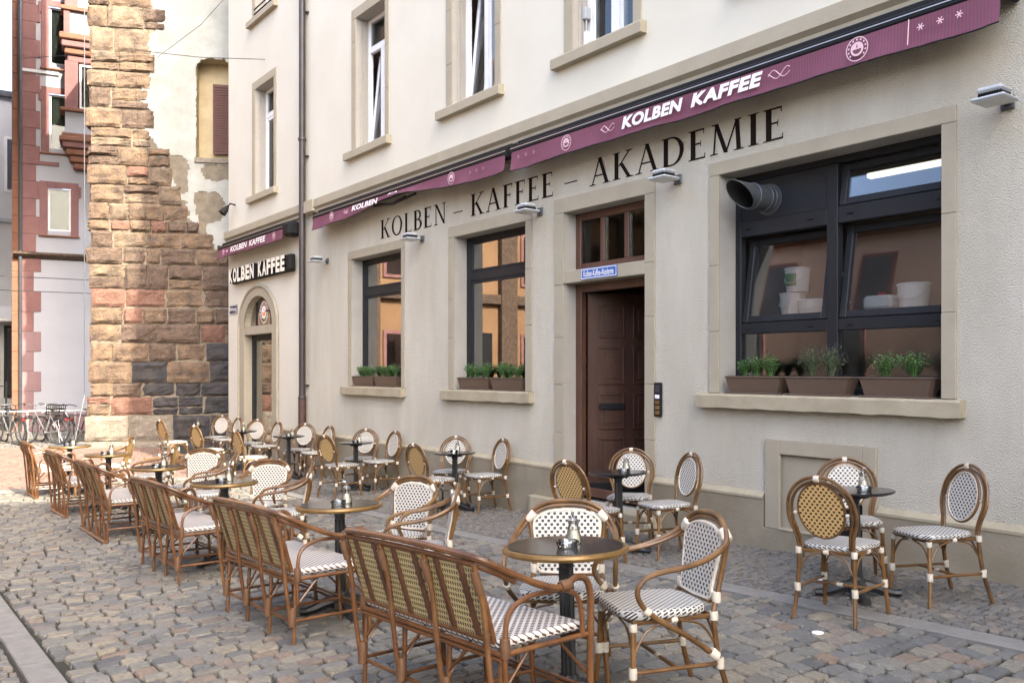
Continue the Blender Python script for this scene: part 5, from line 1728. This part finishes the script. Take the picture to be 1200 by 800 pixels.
def make_bike(label, m, basket, light):
    t = thing('bicycle', label, 'bicycle', group='bicycles parked by the rail')
    r = .33
    for wx in (-.53, .53):
        b = MB(); b.tube([(wx + r * math.cos(2 * PI * k / 28), 0, r + r * math.sin(2 * PI * k / 28) + .0) for k in range(28)], .018, 6, True)
        wh = b.build('tyre', 'tyre', t, True)
        b = MB(); b.tube([(wx + (r - .025) * math.cos(2 * PI * k / 28), 0, r + (r - .025) * math.sin(2 * PI * k / 28)) for k in range(28)], .011, 6, True); b.build('rim', 'zinc', t, True)
        b = MB()
        for k in range(18):
            a = 2 * PI * k / 18
            b.tube([(wx, .02 if k % 2 else -.02, r), (wx + (r - .03) * math.cos(a), 0, r + (r - .03) * math.sin(a))], .002, 4)
        b.build('spokes', 'chrome', t)
        b = MB(); b.tube([(wx + (r + .04) * math.cos(a), 0, r + (r + .04) * math.sin(a)) for a in [R(20 + 10 * q) for q in range(15)]], .016, 5); b.build('mudguard', 'tyre', t, True)
    bb, hd, st_, rh, fh = (-.08, 0, .28), (.34, 0, .80), (-.2, 0, .72), (-.53, 0, .33), (.53, 0, .33)
    b = MB()
    for p, q in ((bb, hd), (bb, st_), (st_, (.33, 0, .72)), (bb, rh), (st_, rh)): b.tube([p, q], .017, 6)
    b.build('frame', m, t, True)
    b = MB(); b.tube(cr([hd, (.40, 0, .60), fh], 3), .015, 6); b.build('fork', m, t, True)
    b = MB(); b.tube([(-.2, 0, .72), (-.235, 0, .86)], .013, 6); b.build('seat_post', 'chrome', t, True)
    b = MB(); b.add([(-.38, -.10, .88), (-.38, .10, .88), (-.22, .05, .895), (-.08, .02, .885), (-.08, -.02, .885), (-.22, -.05, .895), (-.25, 0, .845)], [(0, 1, 2, 3, 4, 5), (1, 0, 6), (2, 1, 6), (3, 2, 6), (4, 3, 6), (5, 4, 6), (0, 5, 6)]); b.build('saddle', 'tyre', t)
    b = MB(); b.tube(cr([(.16, -.27, .96), (.28, -.25, 1.0), (.32, -.08, 1.0), (.33, 0, .98), (.32, .08, 1.0), (.28, .25, 1.0), (.16, .27, .96)], 4), .012, 6); b.tube([hd, (.325, 0, .99)], .013, 6); b.build('handlebar', m if m == 'bike_silver' else 'tyre', t, True)
    b = MB(); b.lathe([(.08, -.012), (.08, .012)], 14); o = b.build('chainring', 'chrome', t); o.location = bb; o.rotation_euler = (R(90), 0, 0)
    b = MB(); b.tube([(-.08, -.08, .12), (-.08, -.03, .28), (-.08, .03, .28), (-.08, .08, .44)], .011, 6); b.build('crank', 'chrome', t)
    b = MB(); b.tube([(-.25, .06, .70), (-.72, .06, .68), (-.72, -.06, .68), (-.25, -.06, .70)], .008, 5); b.tube([(-.7, 0, .68), (-.53, 0, .34)], .007, 5); b.build('luggage_rack', 'chrome', t)
    if basket:
        b = MB()
        b.box(.42, -.18, .72, .72, .18, .74)
        for k in range(7):
            for q in (-.18, .18): b.box(.42 + k * .05 - .006, q - .006, .74, .42 + k * .05 + .006, q + .006, .98)
        for zz in (.8, .88, .97):
            b.box(.42, -.19, zz, .72, -.175, zz + .03); b.box(.42, .175, zz, .72, .19, zz + .03); b.box(.41, -.19, zz, .425, .19, zz + .03); b.box(.715, -.19, zz, .73, .19, zz + .03)
        b.build('basket', 'tyre', t)
    if light:
        MB().box(-.78, -.05, .60, -.73, .05, .66, .01).build('tail_light', 'bike_red', t)
    return t
for x, y, a, m, bk, lg, l in ((-25.6, -3.75, 200, 'bike_silver', False, True, 'silver bicycle with red tail light, leftmost by the rail'),
                              (-26.0, -3.55, 15, 'bike_black', False, True, 'dark bicycle half hidden by the leftmost silver one'),
                              (-25.15, -2.98, 212, 'bike_silver', False, True, 'silver bicycle in the middle of the row, raised handlebar'),
                              (-25.45, -2.72, 205, 'bike_black', False, True, 'dark bicycle just right of the middle silver one'),
                              (-24.75, -2.25, 235, 'bike_black', True, False, 'black bicycle with a front basket by the tower corner')):
    o = make_bike(l, m, bk, lg)
    o.location = (x, y, G(x) + .0)
    o.rotation_euler = (R(4), 0, R(a))

# wires
def cable(pts, label, r=.008):
    b = MB(); b.tube(pts, r, 5)
    tag(b.build('overhead_wire', 'wire'), label, 'wire')
cable([(-17.55, -.01, 8.05), (-18.6, -1.0, 8.18), (-22.2, -1.35, 9.3), (-30.6, -2.8, 11.2)], 'thin overhead wire from the wall anchor across the plaster to the far house')
cable([(-21.4, -1.15, 8.95), (-20.2, -.5, 9.5), (-18.9, -.02, 10.2)], 'short slanting guy wire up to the cafe wall', .006)
cable([(-30.2, -6.0, 4.4), (-29.6, .4, 4.42)], 'upper of two level wires in front of the pale house', .012)
cable([(-30.2, -6.0, 3.98), (-29.6, .4, 4.0)], 'lower of two level wires in front of the pale house', .012)
b = MB(); b.tube([(-22.95, -2.42, 10.6), (-22.95, -2.42, 1.0), (-22.7, -2.62, .2), (-22.55, -2.75, -.3)], .012, 6)
tag(b.build('ground_rod', 'zinc'), 'thin pale conduit running down the left edge of the stone tower', 'conduit')

# ------------------------------------------------------------------ the street's other side (out of frame; seen in the panes, shades the street)
def house(name, x0, y0, x1, y1, h, m, label, wins, side):
    t = thing(name, label, 'building', (0, 0, 0))
    MB().box(x0, y0, -1, x1, y1, h).build('wall', m, t)
    MB().box(x0 - .3, y0 - .3, h, x1 + .3, y1 + .3, h + .5, .05).build('roof', 'roof', t)
    for (a, z) in wins:
        if side == '+y':
            w_ = MB().box(a, y1, z, a + 1.1, y1 + .06, z + 1.9, .01).build('window', 'redtrim', t)
            MB().box(a + .12, y1 + .06, z + .12, a + .98, y1 + .075, z + 1.78).build('pane', 'slate_curtain', w_)
        else:
            q = x1 if side == '+x' else x0
            s = 1 if side == '+x' else -1
            xa, xb = sorted((q, q + .06 * s))
            w_ = MB().box(xa, a, z, xb, a + 1.1, z + 1.9, .01).build('window', 'redtrim', t)
            xa, xb = sorted((q + .06 * s, q + .075 * s))
            MB().box(xa, a + .12, z + .12, xb, a + .98, z + 1.78).build('pane', 'glass_mirror', w_)
    return t
    return t
house('opposite_house', -21, -24, -6.5, -14.5, 10.5, 'pinkwall', 'dusty pink house across the street from the cafe, behind the camera', [(x, z) for x in (-20, -17.5, -14.2, -11, -8.3) for z in (1.2, 4.6, 8.0)], '+y')
house('low_house', -6.4, -24, 12, -13.5, 4.2, 'stucco_up', 'low pale house across the street, to the right of the pink one', [(x, 1.2) for x in range(-3, 11, 4)], '+y')
oh = house('ochre_house', -34, -24, -25, -5.3, 12, 'ochrewall', 'sunlit ochre house standing beyond the street corner, out of view', [(y, z) for y in (-22, -19, -16, -13, -10, -7.4) for z in (1, 4.6, 8.2)], '+x')
eh = house('sun_blocking_house', 16.2, -8.6, 24, 6, 18.8, 'stucco_up', 'unseen tall house added behind the camera to shade the near street', [(y, z) for y in (-8, -5, -2.2) for z in (1, 5, 9, 13)], '-x')  # added out of view to block the sun from the near street
for y in (-23.4, -17.4, -11.6, -8.3, -6.1):
    MB().box(-25, y, -1, -24.75, y + .7, 12, .02).build('pilaster', 'st_brown', oh)
for z in (3.9, 7.5):
    MB().box(-25, -24, z, -24.8, -5.3, z + .35, .03).build('string_course', 'st_brown', oh)
for y in (-20.4, -14.6, -10.6):
    MB().box(-25, y, .2, -24.9, y + 1.8, 2.9, .02).build('shop_front', 'anthracite', oh)
MB().prism([(-8.9, 19.2), (6.3, 19.2), (3.9, 19.35), (-8.9, 25.75)], 15.9, 24.3, 'x').build('shadow_edge_roof', 'roof', eh)  # slope shaped to slant the shadow edge across the street
